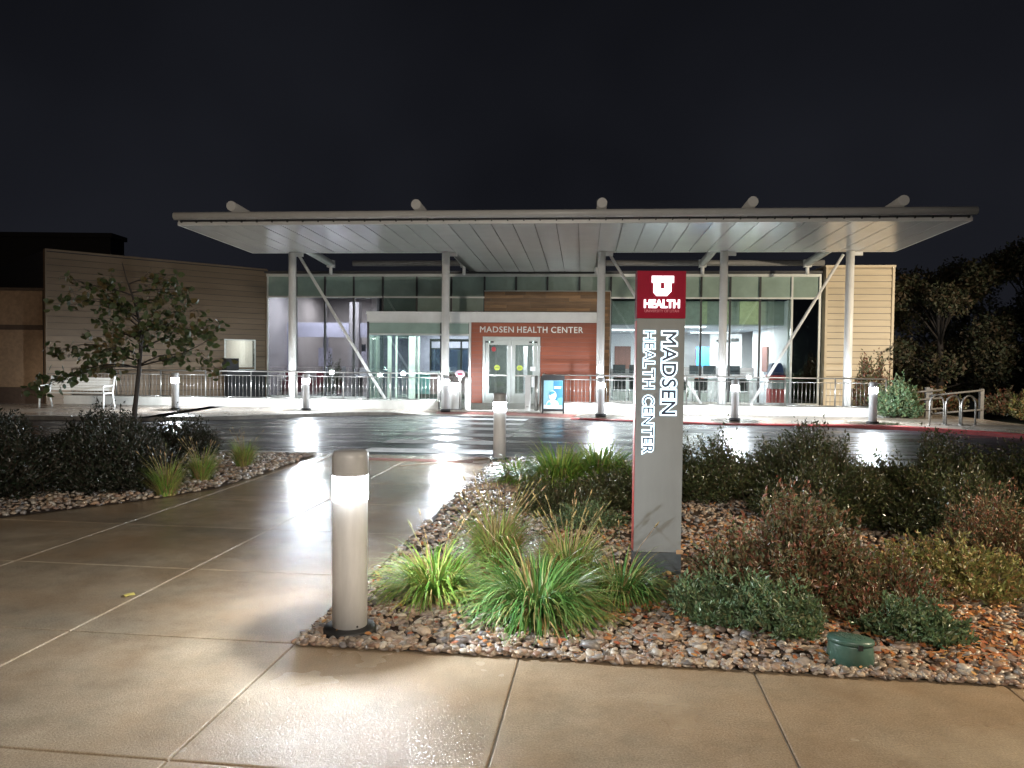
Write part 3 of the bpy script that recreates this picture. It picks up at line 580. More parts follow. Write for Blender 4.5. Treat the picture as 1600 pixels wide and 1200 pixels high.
# sapling with sparse round leaves
def sapling():
    t = thing('sapling', 'young tree with sparse round leaves and thin dark trunk in front of the tan wing', 'tree', (-6.95, 14.2, 0))
    T = MB(); tips = []
    tr = [(-7.02, 14.2, 0), (-6.98, 14.2, .6), (-6.90, 14.2, 1.3), (-6.84, 14.2, 2.0), (-6.98, 14.2, 2.6), (-7.12, 14.2, 3.0), (-7.2, 14.2, 3.3)]
    T.tube(tr, [.055, .046, .04, .032, .022, .013, .006], 8)
    part('trunk', T, M['bark'], t)
    B = MB()
    specs = [(1.35, 185, 1.75, .30), (1.42, -5, 1.35, .42), (1.5, 150, 1.3, .35), (1.6, 205, 1.4, .40), (1.72, 20, 1.25, .45), (1.8, 95, .8, .5), (1.9, 170, 1.25, .35), (2.0, 330, 1.15, .5), (2.1, 190, 1.1, .8), (2.25, 10, 1.0, .55), (2.4, 168, 1.15, .55), (2.55, 25, .85, .55), (2.7, 190, 1.0, .5), (2.9, 20, .6, .7), (2.5, 340, 1.0, .3), (2.75, 5, .75, .3), (2.3, 200, 1.2, .5), (1.38, 200, 1.7, .15), (1.4, 20, 1.5, .25), (1.55, 265, .9, .4), (1.75, 290, .9, .5), (2.2, 250, .7, .6)]
    def at(z):
        for a, b in zip(tr, tr[1:]):
            if a[2] <= z <= b[2]: k = (z-a[2])/(b[2]-a[2]); return Vector(a)*(1-k)+Vector(b)*k
        return Vector(tr[-1])
    P = []; D = []
    for z, az, L, up in specs:
        b = at(z); a = R(az); d = Vector((math.cos(a), math.sin(a), up)); pts = [b]; n = 7
        for k in range(n):
            d = (d+Vector((rng.normal(0, .16), rng.normal(0, .16), rng.normal(-.07, .1)))).normalized(); pts.append(pts[-1]+d*L/n)
        B.tube(pts, [.016-.0018*i for i in range(n+1)], 5)
        for i in range(2, n+1):
            for s in range(2):
                e = (Vector(rng.normal(0, 1, 3).tolist())*.5+d+Vector((0, 0, .15))).normalized(); q = [pts[i], pts[i]+e*.14, pts[i]+e*.28+Vector((0, 0, -.03))]; B.tube(q, [.004, .003, .002], 3)
                for c in q[1:]:
                    for _ in range(3): P.append(np.array(c)+rng.normal(0, .05, 3)); D.append((rng.normal(0, .8), rng.normal(0, .8), rng.normal(-.5, .5)))
    part('branch', B, M['bark'], t)
    P = np.array(P); D = np.array(D); k = rng.uniform(size=len(P)) < np.where(P[:, 2] < 2.25, .95, .62); P = P[k]; D = D[k]; n = len(P)
    D /= np.linalg.norm(D, axis=1)[:, None]; S = np.cross(D, rng.normal(size=(n, 3))); S /= np.linalg.norm(S, axis=1)[:, None]; U = np.cross(S, D)
    s = rng.uniform(.038, .068, n)[:, None]; prof = [(0, 0), (.12, .55), (.6, .9), (1.2, .8), (1.7, .4), (2, 0), (1.7, -.4), (1.2, -.8), (.6, -.9), (.12, -.55)]
    V = np.stack([P+D*s*a+S*s*b+U*s*.25*abs(b) for a, b in prof], 1).reshape(-1, 3); F = np.arange(n*10).reshape(n, 10)
    V -= np.array([-6.95, 14.2, 0]); mesh_np('crown', V, F, [M['leaf_tree']], False, t)
sapling()
# far trees on the right
def far_tree(h, r, label, loc, seed):
    t = thing('tree', label, 'tree', loc, group='dark trees beyond the right end of the building')
    T = MB(); T.tube([(0, 0, -.2), (.05, 0, h*.3), (-.05, .05, h*.6), (0, 0, h*.85)], [.16, .12, .08, .03], 7)
    P = []
    for i in range(26):
        a = rng.uniform(0, 6.28); z = rng.uniform(.12, .92); rr = r*math.sqrt(max(.08, 1-((z-.45)/.58)**2))*rng.uniform(.55, 1.0); c = np.array([math.cos(a)*rr, math.sin(a)*rr, h*z])
        T.tube([(0, 0, h*z*.6), (c[0]*.5, c[1]*.5, h*z*.85), tuple(c)], [.04, .025, .01], 4)
        m = 420; q = rng.normal(0, 1, (m, 3)); q /= np.linalg.norm(q, axis=1)[:, None]; P.append(c+q*(rng.uniform(.2, 1, (m, 1))**.5)*np.array([.75, .75, .6])*r*.42)
    P = np.concatenate(P); P = P[P[:, 2] > .1]; V, F = leaves_np(P, rng.normal(size=P.shape), .14, .6)
    mesh_np('crown', V, F, [M['leaf_wood']], False, t); link_mesh('trunk', T.v, T.f, T.sm, M['bark_far'], t); return t
ft = far_tree(5.4, 2.0, 'dark tree standing right beside the tan boarded block', (15.3, 27.5, 0), 1)
ft2 = far_tree(6.0, 2.4, 'dark autumn tree behind the bicycle hoops', (18.2, 27.0, 0), 2)
for (o, x, y, s, l) in ((ft, 21.4, 26.5, 1.06, 'dark tree at the right edge above the end of the rail fence'), (ft2, 16.8, 30.5, .98, 'taller dark tree in the second row beside the tan block'), (ft2, 20.4, 30, 1.1, 'tall dark tree in the second row behind the hoops'), (ft, 24, 29, 1.25, 'tall dark tree cut by the right edge'), (ft2, 22.6, 30.5, 1.05, 'dark tree in the second row filling the gap near the right edge'), (ft2, 19.6, 33.5, 1.0, 'dark tree farthest back behind the bicycle hoops'), (ft, 13.9, 31, .9, 'dark tree peeping out behind the tan block'), (ft, 24.2, 24.5, .9, 'dark tree low at the right edge, nearest of the row')):
    place(o, (x, y, 0), l, None, (s, s, s), 'dark trees beyond the right end of the building')
bs = shrub('shrub', 'green bush growing beside the end of the concrete wall', 'shrub', (11.0, 22.0, .02), M['leaf_green'], dict(rx=.75, ry=.6, h=1.15, ntw=420, per=16, size=.085, wid=.5))
shrub('shrub', 'reddish bush against the corner of the tan boarded block', 'shrub', (11.35, 24.2, .02), M['leaf_red'], dict(rx=.7, ry=.6, h=1.75, ntw=260, per=14, size=.09, start=.5, wid=.5))
shrub('shrub', 'small yellow leaved bush at the end of the rail fence', 'shrub', (14.9, 22.3, .02), M['leaf_lime'], dict(rx=.4, ry=.4, h=.8, ntw=200, per=14, size=.07))
cc = shrub('shrub', 'low dark undergrowth bush beneath the trees behind the hoops', 'shrub', (16.2, 24.6, .02), M['leaf_red'], dict(rx=1.2, ry=.9, h=.75, ntw=400, per=12, size=.10), 'undergrowth beneath the dark trees')
for x, y, l in ((18.4, 24.2, 'undergrowth bush at the right edge beneath the trees'), (13.6, 25.2, 'undergrowth bush behind the rail fence near the tan block'), (20.5, 23, 'undergrowth bush outside the right edge beneath the trees')): place(cc, (x, y, .02), l, None, (1, 1, 1.1))

# ------------------------------------------------------------------ lit bollards
BH = 1.07
glow = emis('bollard lens glow', (.93, .97, 1), 30, True)
def bollard(label, loc, watt, near=False):
    t = thing('bollard_light', label, 'bollard', loc, group='lit bollards')
    m = MB(); m.lathe([(.100, .0), (.100, .775), (.092, .785), (.05, .79)], n=40); p = part('shaft', xf(m, lambda v: v+Vector(loc)), M['bollard'], t)
    m = MB(); m.lathe([(.070, .925), (.102, .925), (.104, .935), (.104, 1.035), (.098, 1.058), (.085, 1.067), (.0, 1.07)], n=40); part('cap', xf(m, lambda v: v+Vector(loc)), M['bollard_cap'], t)
    m = MB(); m.lathe([(.101, .787), (.101, .924)], n=40, cap=False); part('lens', xf(m, lambda v: v+Vector(loc)), glow, t)
    m = MB(); m.lathe([(.150, -.03), (.152, .040), (.142, .052), (.10, .055)], n=40); part('base_ring', xf(m, lambda v: v+Vector(loc)), M['black'], t)
    m = MB(); m.tube([(.06, -.0815, .07), (.06, -.084, .07)], .006, 8); part('screw', xf(m, lambda v: v+Vector(loc)), M['dark_metal'], t)
    l = bpy.data.lights.new('bollard_lamp', 'POINT'); l.energy = watt; l.color = (.84, .92, 1.0); l.shadow_soft_size = .02
    lo = bpy.data.objects.new('bollard_lamp', l); C.objects.link(lo); lo.parent = t; lo.location = (0, 0, .905)
    return t
b0 = bollard('lit grey bollard standing closest to the camera on the path corner', (-.925, 4.40, .0), 64)
for (x, y, l) in ((-.185, 12.0, 'lit grey bollard at the kerb ramp where the path meets the road'), (-9.7, 22.1, 'lit bollard before the railing, farthest left near the white bench'), (-6.05, 22.55, 'lit bollard in front of the railing below the first canopy column'),
               (-1.98, 22.9, 'lit bollard beside the white litter bin at the entrance'), (2.50, 21.55, 'lit bollard on the kerb just left of the sign pillar'), (5.95, 20.45, 'lit bollard on the red kerb just right of the sign pillar'), (9.3, 19.75, 'lit bollard at the right end of the concrete wall')):
    c = copy_tree(b0); c.location = (x, y, 0 if y < 15 else SWZ); c['label'] = l
    if True:
        for ch in c.children:
            if ch.type == 'LIGHT': ch.data = ch.data.copy(); ch.data.energy = 150 if y > 15 else 120

# ------------------------------------------------------------------ sign pillar
def sign_pillar():
    t = thing('sign_pillar', 'tall grey sign pillar with glowing lettering and a crimson head panel', 'sign', (.905, 5.6, 0), rot=R(-2.5))
    W_, D_, H = .345, .125, 2.25; X0, Y0 = .905, 5.6
    def tr(mb, dx=0, dy=0, dz=0): return xf(mb, lambda v: v+Vector((X0+dx, Y0+dy, dz)))
    grey = pm('pillar grey paint', (.165, .172, .17), .6, var=.10, scale=3, spec=.12, stretch=(1.5, 1.5, .4)); crim = pm('crimson panel', (.18, .005, .018), .6, var=.05, spec=.08); redside = pm('red pillar side', (.42, .045, .035), .4)
    m = MB(); m.box(0, W_, 0, D_, .195, H-.345); part('panel', tr(m), grey, t)
    m = MB(); m.box(-.003, W_+.003, -.004, D_+.003, H-.343, H); hd = part('head_panel', tr(m), crim, t)
    m = MB(); m.box(-.004, -.001, .012, D_-.012, .2, H-.36); part('side_strip', tr(m), redside, t)
    m = MB(); m.box(-.002, W_+.002, -.004, D_+.004, -.1, .192); part('plinth', tr(m), pm('pillar plinth', (.055, .065, .07), .6, var=.2, scale=8), t)
    dark = pm('dark letter face', (.01, .018, .045), .4); halo = emis('letter halo', (.62, .86, 1), 1.1); wh = emis('white lit letter', (1, .95, 1), 1.2)
    s = .00466
    def vert(body, x0, wch, y0, length, bold):
        for nm, bo, mat_, dep, dy in (('halo', bold+.10, halo, .004, 0), ('letter_face', bold, dark, .009, -.0045)):
            mbt = xf(text_mb(body, length, wch, dep, bo, 1.12), lambda v: Vector((x0+v.z, v.y-.001+dy, -v.x)))
            part(nm, tr(mbt, dz=H-(y0-424)*s), mat_, t)
    vert('MADSEN', (1033-994)*s+.004, 21.5*s, 519, 128*s, .018)
    vert('HEALTH CENTER', (1004-994)*s+.006, 16.5*s, 518, 191*s, .0)
    # block letter emblem
    def poly(pts): 
        m = MB(); n = len(pts); m.add([(x, -.012, z) for x, z in pts]+[(x, -.004, z) for x, z in pts], [tuple(range(n)), tuple(range(n, 2*n))[::-1]]+[(i, (i+1) % n, n+(i+1) % n, n+i) for i in range(n)][::1]); return m
    Uw, Uh = 33.8*s, 30.8*s; ux = 21.8*s; uz = H-8*s-Uh
    P = [(0, 1), (.485, 1), (.485, .67), (.40, .67), (.40, .36), (.58, .36), (.58, .67), (.515, .67), (.515, 1), (1, 1), (1, .66), (.89, .66), (.89, .22), (.70, 0), (.22, 0), (.08, .17), (.08, .66), (0, .66)]
    part('emblem', tr(poly([(ux+a*Uw, uz+b*Uh) for a, b in P][::-1])), wh, hd)
    m = xf(text_mb('HEALTH', 54*s, 12*s, .008, .05), lambda v: v+Vector((10.8*s, -.004, H-57*s))); part('lettering', tr(m), wh, hd)
    m = xf(text_mb('UNIVERSITY OF UTAH', 53*s, 4.2*s, .003), lambda v: v+Vector((11.3*s, -.004, H-64.4*s))); part('lettering', tr(m), pm('pale red lettering', (.45, .12, .16), .5), hd)
    m = MB(); m.box(W_*.90, W_*1.04, -.006, D_*.9, .185, .215); part('bracket', tr(m), pm('tan clay', (.35, .22, .12), .7), t)
sign_pillar()
# valve box
t = thing('valve_box', 'round dark green irrigation valve box with a lid in the rocks', 'valve box', (1.815, 4.04, 0))
vg = pm('green plastic', (.055, .11, .085), .35, var=.1, scale=20, bump=.1, bscale=120)
tilt = lambda v: Vector((1.815+v.x, 4.04+v.y, v.z-.06*v.x-.10*v.y))
m = MB(); m.lathe([(.128, -.05), (.112, .105), (.110, .112)], n=36); part('body', xf(m, tilt), vg, t)
m = MB(); m.lathe([(.116, .114), (.118, .128), (.114, .140), (0, .143)], n=36); ld = part('lid', xf(m, tilt), vg, t)
m = MB()
for i in range(7):
    for j in range(7):
        x, y = (i-3)*.022, (j-3)*.022
        if x*x+y*y < .0055: m.lathe([(.004, .142), (.003, .146)], x, y, 6)
part('grip_stud', xf(m, tilt), vg, ld)
m = MB(); m.box(-.012, .012, -.125, -.108, .10, .128); part('latch', xf(m, lambda v: tilt(v)), M['black'], t)
# single yellow leaf on the path
m = MB(); c = [(0, -.04, .004), (.02, -.03, .012), (.045, 0, .006), (.02, .03, .014), (0, .045, .004), (-.018, .02, .01), (-.04, 0, .005), (-.02, -.025, .012)]; m.add(c, [tuple(range(8))])
solo('fallen_leaf', xf(m, lambda v: Vector((v.x-2.53, v.y+5.05, v.z+.003))), pm('yellow leaf', (.55, .45, .12), .5), 'single yellow fallen leaf lying on the concrete path', 'leaf', (-2.53, 5.05, 0))

# ------------------------------------------------------------------ concrete wall and railings (building frame)
def wall(u0, u1, label, joints):
    t = thing('retaining_wall', label, 'wall', ((u0+u1)/2, 23.0, 0), True); m = MB(); us = [u0]+joints+[u1]
    for a, b in zip(us, us[1:]): m.box(a+.006, b-.006, 22.88, 23.12, -.2, .30)
    part('wall_panel', m, M['concrete_wall'], t); m = MB(); m.box(u0, u1, 22.90, 23.10, -.2, .285); part('joint_filler', m, M['seam'], t)
wall(-17.2, -4.35, 'low pale concrete wall under the railing left of the entrance', [-15, -12.8, -10.9, -8.9, -6.7]); wall(-1.25, 8.75, 'low pale concrete wall under the railing right of the entrance', [1.2, 3.7, 6.2])
def railing(label, pts, bays, z0=.33, z1=1.135):
    """pts: two ends in the building frame"""
    (ua, wa), (ub, wb) = pts; t = thing('railing', label, 'railing', ((ua+ub)/2, (wa+wb)/2, z0-.03), True, group='steel railings')
    P = lambda k, z: (ua+(ub-ua)*k, wa+(wb-wa)*k, z); L = math.hypot(ub-ua, wb-wa)
    m = MB(); m.tube([P(0, z1), P(1, z1)], .021, 8); part('handrail', m, M['steel'], t)
    for i in range(bays+1):
        k = i/bays; m = MB(); m.tube([P(k, z0-.05), P(k, z1-.01)], .022, 8); part('post', m, M['steel'], t)
    for i in range(bays):
        k0 = i/bays+.025/L; k1 = (i+1)/bays-.025/L; m = MB(); m.tube([P(k0, z0), P(k1, z0)], .014, 6); m.tube([P(k0, z1-.13), P(k1, z1-.13)], .013, 6)
        n = max(1, round(L/bays/.118)); 
        for j in range(1, n): k = k0+(k1-k0)*j/n; m.tube([P(k, z0), P(k, z1-.13)], .0062, 5)
        part('baluster_panel', m, M['steel'], t)
railing('long steel railing on the concrete wall left of the entrance', ((-16.2, 23.05), (-4.4, 23.05)), 8)
railing('long steel railing on the concrete wall right of the entrance', ((-1.2, 23.05), (8.7, 23.05)), 7)
railing('short steel railing running back to the left side of the entrance doors', ((-4.38, 23.1), (-3.95, 25.7)), 2, .15)
railing('short steel railing running back to the right side of the entrance doors', ((-1.22, 23.1), (-1.3, 25.7)), 2, .15)

# ------------------------------------------------------------------ canopy
def canopy():
    t = thing('entrance_canopy', 'long flat white canopy on round columns over the drop off lane', 'canopy', (-.7, 23.3, 0), True)
    u0, u1, wf, wb = -10.42, 9.0, 18.95, 23.45; zf, zb = 4.945, 4.845
    zs = lambda w_: zf+(zb-zf)*(w_-wf)/(wb-wf)
    # soffit panels with seams
    m = MB(); sm_ = MB(); n = 36; du = (u1-u0)/n
    for i in range(n):
        a, b = u0+i*du+.012, u0+(i+1)*du-.012; w1 = 27.75 if (a > -4.15 and b < .62) else wb
        m.add([(a, wf+.03, zs(wf)), (b, wf+.03, zs(wf)), (b, w1, zs(w1)), (a, w1, zs(w1)), (a, wf+.03, zs(wf)+.02), (b, wf+.03, zs(wf)+.02), (b, w1, zs(w1)+.02), (a, w1, zs(w1)+.02)], [(0, 3, 2, 1), (4, 5, 6, 7), (0, 1, 5, 4), (1, 2, 6, 5), (2, 3, 7, 6), (3, 0, 4, 7)])
    part('soffit', m, M['soffit'], t)
    m = MB()
    def slabz(a, b, w0, w1, d0, d1): m.add([(a, w0, zs(w0)+d0), (b, w0, zs(w0)+d0), (b, w1, zs(w1)+d0), (a, w1, zs(w1)+d0), (a, w0, zs(w0)+d1), (b, w0, zs(w0)+d1), (b, w1, zs(w1)+d1), (a, w1, zs(w1)+d1)], [(0, 3, 2, 1), (4, 5, 6, 7), (0, 1, 5, 4), (1, 2, 6, 5), (2, 3, 7, 6), (3, 0, 4, 7)])
    slabz(u0+.02, u1-.02, wf+.05, wb-.02, .022, .13); slabz(-4.16, .66, wb-.02, 27.78, .022, .13)
    part('roof_deck', m, M['seam'], t)
    m = MB(); slabz(u0, u1, wf, wf+.03, -.005, .075); slabz(u0, u0+.03, wf+.03, wb, -.004, .125); slabz(u1-.03, u1, wf+.03, wb, -.004, .125); slabz(u0+.03, -4.2, wb-.02, wb+.01, -.003, .125); slabz(.66, u1-.03, wb-.02, wb+.01, -.003, .125)
    part('edge_trim', m, M['white_metal'], t)
    m = MB(); m.tube([(u0-.05, 18.88, 5.16), (u1+.05, 18.88, 5.16)], .098, 20); part('gutter_pipe', m, M['white_metal'], t)
    m = MB(); u = u0+.1; m.box(u, u+.03, 18.90, 18.97, 5.0, 5.08); g0 = part('gutter_bracket', m, M['dark_metal'], t)
    for k in range(1, 49): g = g0.copy(); C.objects.link(g); g.location.x = k*.4
    cols = [-9.07, -4.23, .50, 4.10, 7.70]
    for u in cols:
        m = MB(); m.lathe([(.118, -.1), (.118, 4.84)], u, 23.3, 28); c = part('column', m, M['column'], t); m = MB(); m.box(u+.10, u+.34, 23.26, 23.34, 4.72, 4.83); part('bracket', m, M['white_metal'], c)
    for u, ux in ((-9.02, 0), (-4.22, 0), (.4, 0), (4.0, 0), (7.47, 0)):
        m = MB(); m.tube([(u, 19.0, 5.44), (u, 26.9, 4.93)], .125, 18); b = part('roof_beam', m, M['white_metal'], t)
        m = MB(); m.tube([(u, 26.8, 4.93), (u, 26.8, 4.55)], .06, 8); m.box(u-.12, u+.12, 26.7, 26.9, 4.8, 5.05); part('beam_shoe', m, M['white_metal'], b)
    for ua, za, ub, zb_ in ((-8.86, 4.75, -6.1, .32), (.75, 4.75, 3.5, .32), (7.5, 4.75, 4.95, .32)):
        m = MB(); m.tube([(ua, 23.3, za), (ub, 23.3, zb_)], .045, 10); part('brace', m, M['white_metal'], t)
canopy()

# ------------------------------------------------------------------ the building
FZ = .09
def boards(m, u0, u1, w_, z0, z1, pitch, lap=.022, rev=.01):
    """lapped boards facing -w"""
    z = z0
    while z < z1-.01:
        t = min(z+pitch-rev, z1); m.add([(u0, w_-lap, z), (u1, w_-lap, z), (u1, w_-.004, t), (u0, w_-.004, t), (u0, w_+.02, z), (u1, w_+.02, z), (u1, w_+.02, t), (u0, w_+.02, t)], [(0, 3, 2, 1), (4, 5, 6, 7), (0, 1, 5, 4), (1, 2, 6, 5), (2, 3, 7, 6), (3, 0, 4, 7)]); z += pitch
def ragged_boards(m, u0, u1, w_, z0, z1, pitch, lens=(.5, 1.6), gap=.006):
    z = z0
    while z < z1-.01:
        u = u0-random.uniform(0, .8)
        while u < u1:
            e = u+random.uniform(*lens); a, b = max(u, u0), min(e-gap, u1)
            if b > a+.02: m.box(a, b, w_-.02-random.uniform(0, .004), w_+.01, z, min(z+pitch-gap, z1))
            u = e
        z += pitch
hc = thing('health_center', 'low glass fronted health centre with a rust red boarded entrance', 'building', (-1.8, 28, 0), True)
WF = 28.0
# glass wall
mulls = [-11.87, -10.75, -9.64, -8.54, -7.44, -6.16, -4.87, -3.64, -2.48, -1.34, -.18, .95, 2.02, 3.09, 4.15, 5.16, 6.20, 7.30, 8.25]
for i in range(len(mulls)-1):
    a, b = mulls[i]+.035, mulls[i+1]-.035
    zlow = 3.34 if a < -3.6 and a > -7.4 else (4.10 if -3.7 < a < .9 else 3.86)
    m = MB(); m.box(a, b, WF+.01, WF+.03, 3.87 if zlow < 4 else 4.10, 4.60)
    part('spandrel', m, M['spandrel'], hc)
    if -7.45 < a < -3.6: m = MB(); m.box(a, b, WF+.01, WF+.03, 3.34, 3.82); part('spandrel', m, M['spandrel'], hc)
    if a < -7.4 or a > .9:
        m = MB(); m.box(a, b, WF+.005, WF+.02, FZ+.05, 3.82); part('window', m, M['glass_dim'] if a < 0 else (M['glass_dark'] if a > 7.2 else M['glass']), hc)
for i, u in enumerate(mulls):
    z0 = 3.3 if -7.4 < u < .9 else FZ
    m = MB(); m.box(u-.033, u+.033, WF-.045, WF+.06, z0, 4.60); part('mullion', m, M['dark_metal'] if 0 < i < len(mulls)-2 else M['frame'], hc)
m = MB(); m.box(-11.9, 8.28, WF-.06, WF+.08, 4.60, 4.70); m.box(-11.9, -7.45, WF-.055, WF+.07, 3.815, 3.875); m.box(-7.4, -3.64, WF-.055, WF+.07, 3.815, 3.872); m.box(.95, 8.28, WF-.055, WF+.07, 3.815, 3.875); m.box(-11.9, -7.45, WF-.05, WF+.06, FZ-.02, FZ+.05); m.box(.95, 8.28, WF-.05, WF+.06, FZ-.02, FZ+.05)
part('transom', m, M['frame'], hc)
m = MB(); m.box(-11.95, 8.3, WF-.10, WF+.3, 4.72, 4.80); m.box(-11.9, 8.3, WF+.31, 44, 4.3, 4.60); part('roof', m, M['dark_metal'], hc)
m = MB(); m.tube([(-8.3, 27.1, 4.98), (8.1, 27.1, 4.98)], .10, 14); part('gutter_pipe', m, M['dull_pipe'], hc)
# cedar panel over the entrance
m = MB(); ragged_boards(m, -3.62, .62, WF-.16, 3.34, 4.05, .118); ragged_boards(m, .625, .93, WF-.16, FZ, 4.05, .118, (.2, .31)); part('cedar_cladding', m, M['wood'], hc)
m = MB(); m.box(-3.63, .94, WF-.19, WF-.02, 4.055, 4.085); m.box(.932, .955, WF-.19, WF-.05, FZ, 4.05); part('cladding_trim', m, M['frame'], hc)
m = MB(); m.box(-3.62, .93, WF-.148, WF-.05, 3.2, 4.05); m.box(.6, .93, WF-.148, WF-.05, FZ, 3.2); part('cladding_core', m, M['seam'], hc)
# tan block at the right
m = MB(); boards(m, 8.50, 10.66, 27.96, 0, 4.93, .222, .03, .018); part('siding', m, M['siding_tan'], hc)
m = MB(); m.box(8.42, 8.50, 27.90, 28.3, 0, 4.97); m.box(10.66, 10.74, 27.90, 31, 0, 4.97); m.box(8.40, 10.76, 27.89, 31, 4.93, 5.0); part('corner_trim', m, M['siding_tan'], hc)
m = MB(); m.box(8.45, 10.70, 27.98, 33, 0, 4.92); part('wall', m, M['seam'], hc)
# angled wing at the left, in world axes turned into the building frame
def toB(x, y): return (x*TC-y*TS, x*TS+y*TC)
A = toB(-14.531, 23.999); Bq = (-11.90, 28.0)
# extend so that the wall meets the glass wall
wd = Vector((Bq[0]-A[0], Bq[1]-A[1])); wl = wd.length; wd.normalize(); wn = Vector((wd.y, -wd.x))
def WG(s, d, z): return (A[0]+wd.x*s+wn.x*d, A[1]+wd.y*s+wn.y*d, z)
def wing_box(m, s0, s1, d0, d1, z0, z1): m.add([WG(s0, d0, z0), WG(s1, d0, z0), WG(s1, d1, z0), WG(s0, d1, z0), WG(s0, d0, z1), WG(s1, d0, z1), WG(s1, d1, z1), WG(s0, d1, z1)], [(0, 1, 2, 3), (4, 7, 6, 5), (0, 4, 5, 1), (1, 5, 6, 2), (2, 6, 7, 3), (3, 7, 4, 0)])
WIN = None
m = MB(); z = 0
while z < 4.8:
    for (a, b) in ([(0.0, 5.66), (6.76, 7.2)] if 1.10 < z+.1 < 2.18 else [(0.0, 7.2)]):
        t_ = min(z+.19, 4.82); m.add([WG(a, 0, z), WG(b, 0, z), WG(b, .024, z), WG(a, .024, z), WG(a, 0, t_), WG(b, 0, t_), WG(b, .006, t_), WG(a, .006, t_)], [(0, 1, 2, 3), (4, 7, 6, 5), (0, 4, 5, 1), (1, 5, 6, 2), (2, 6, 7, 3), (3, 7, 4, 0)])
    z += .2
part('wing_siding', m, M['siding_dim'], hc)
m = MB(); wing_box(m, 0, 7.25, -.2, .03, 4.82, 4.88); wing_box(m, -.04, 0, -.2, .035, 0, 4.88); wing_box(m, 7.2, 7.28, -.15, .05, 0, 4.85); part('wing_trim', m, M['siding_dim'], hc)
m = MB(); wing_box(m, 0, 5.66, -.15, -.005, 0, 4.82); wing_box(m, 6.76, 7.25, -.15, -.005, 0, 4.82); wing_box(m, 5.66, 6.76, -.15, -.005, 2.18, 4.82); wing_box(m, 5.66, 6.76, -.15, -.005, 0, 1.10)
wing_box(m, -.02, 0, -7, -.15, 0, 4.85); wing_box(m, 0, 7.25, -7, -.15, 4.6, 4.7); part('wing_wall', m, M['dark_wall'], hc)
m = MB(); wing_box(m, 5.66, 6.76, -.05, -.035, 1.12, 2.18); wp = part('wing_window', m, M['glass'], hc)
m = MB(); wing_box(m, 5.62, 5.66, -.06, .03, 1.08, 2.22); wing_box(m, 6.76, 6.80, -.06, .03, 1.08, 2.22); wing_box(m, 5.66, 6.76, -.06, .03, 2.18, 2.22); wing_box(m, 5.66, 6.76, -.06, .03, 1.08, 1.12); part('frame', m, M['frame'], wp)
m = MB(); wing_box(m, 5.5, 7.1, -3.6, -3.5, .0, 3); wing_box(m, 4.2, 4.3, -3.5, -.15, 0, 3); wing_box(m, 7.0, 7.1, -3.5, -.15, 0, 3); wing_box(m, 4.3, 7.0, -3.5, -.15, 2.6, 2.7); wing_box(m, 4.3, 7.0, -3.5, -.15, .02, .09); wing_box(m, 4.2, 5.5, -3.6, -3.5, .0, 3)
part('office_wall', m, M['interior_white'], hc)
m = MB(); wing_box(m, 6.1, 6.5, -3.45, -3.40, .1, 2.1); part('office_door', m, M['orange'], hc)
m = MB(); wing_box(m, 5.2, 6.4, -2.2, -1.2, 2.57, 2.595); part('ceiling_light', m, emis('office ceiling light', (1, .93, .85), 1.5), hc)
t = thing('computer_monitor', 'dark computer monitor seen through the small lit window of the tan wing', 'monitor', WG(5.8, -1.1, .75), True, rot=None); m = MB(); wing_box(m, 5.55, 6.0, -1.12, -1.08, 1.12, 1.42); part('screen', m, M['monitor'], t); m = MB(); wing_box(m, 5.74, 5.80, -1.10, -1.06, .8, 1.12); wing_box(m, 5.65, 5.9, -1.2, -1.0, .80, .82); part('stand', m, M['monitor'], t)
t = thing('office_desk', 'pale office desk behind the small lit window', 'desk', WG(6.0, -1.1, 0), True); m = MB(); wing_box(m, 5.3, 6.7, -1.5, -.7, .76, .80); part('desk_top', m, M['paper'], t); m = MB(); wing_box(m, 5.35, 5.4, -1.4, -.8, .1, .76); wing_box(m, 6.6, 6.65, -1.4, -.8, .1, .76); part('desk_leg', m, M['paper'], t)
m = MB(); wing_box(m, 6.25, 6.6, -1.3, -1.0, .80, 1.35); solo('white_printer', m, M['paper'], 'white office machine on the desk behind the small lit window', 'printer', WG(6.4, -1.15, .8), True)
t = thing('planter_bench', 'black bench with a raised left end beneath the small lit window', 'bench', WG(6.2, .35, FZ), True)
m = MB(); wing_box(m, 5.5, 7.0, .1, .55, .92, 1.08); part('seat', m, M['black_fabric'], t); m = MB(); wing_box(m, 5.55, 6.95, .15, .5, FZ, .92); part('body', m, M['dark_wall'], t); m = MB(); wing_box(m, 5.5, 5.95, .1, .5, 1.08, 1.52); part('end_block', m, M['black_fabric'], t)

# deck and interior floor
m = MB(); m.box(-17.0, 8.75, 23.13, 27.93, -.2, FZ-.006); part('deck', m, M['concrete_wall'], hc); m = MB(); m.box(-4.33, -1.27, 22.6, 23.13, -.2, .055); part('threshold', m, M['concrete_wall'], hc)
m = MB(); m.box(-11.9, 8.28, 28.07, 42, -.1, FZ); part('lobby_floor', m, M['floor_in'], hc)

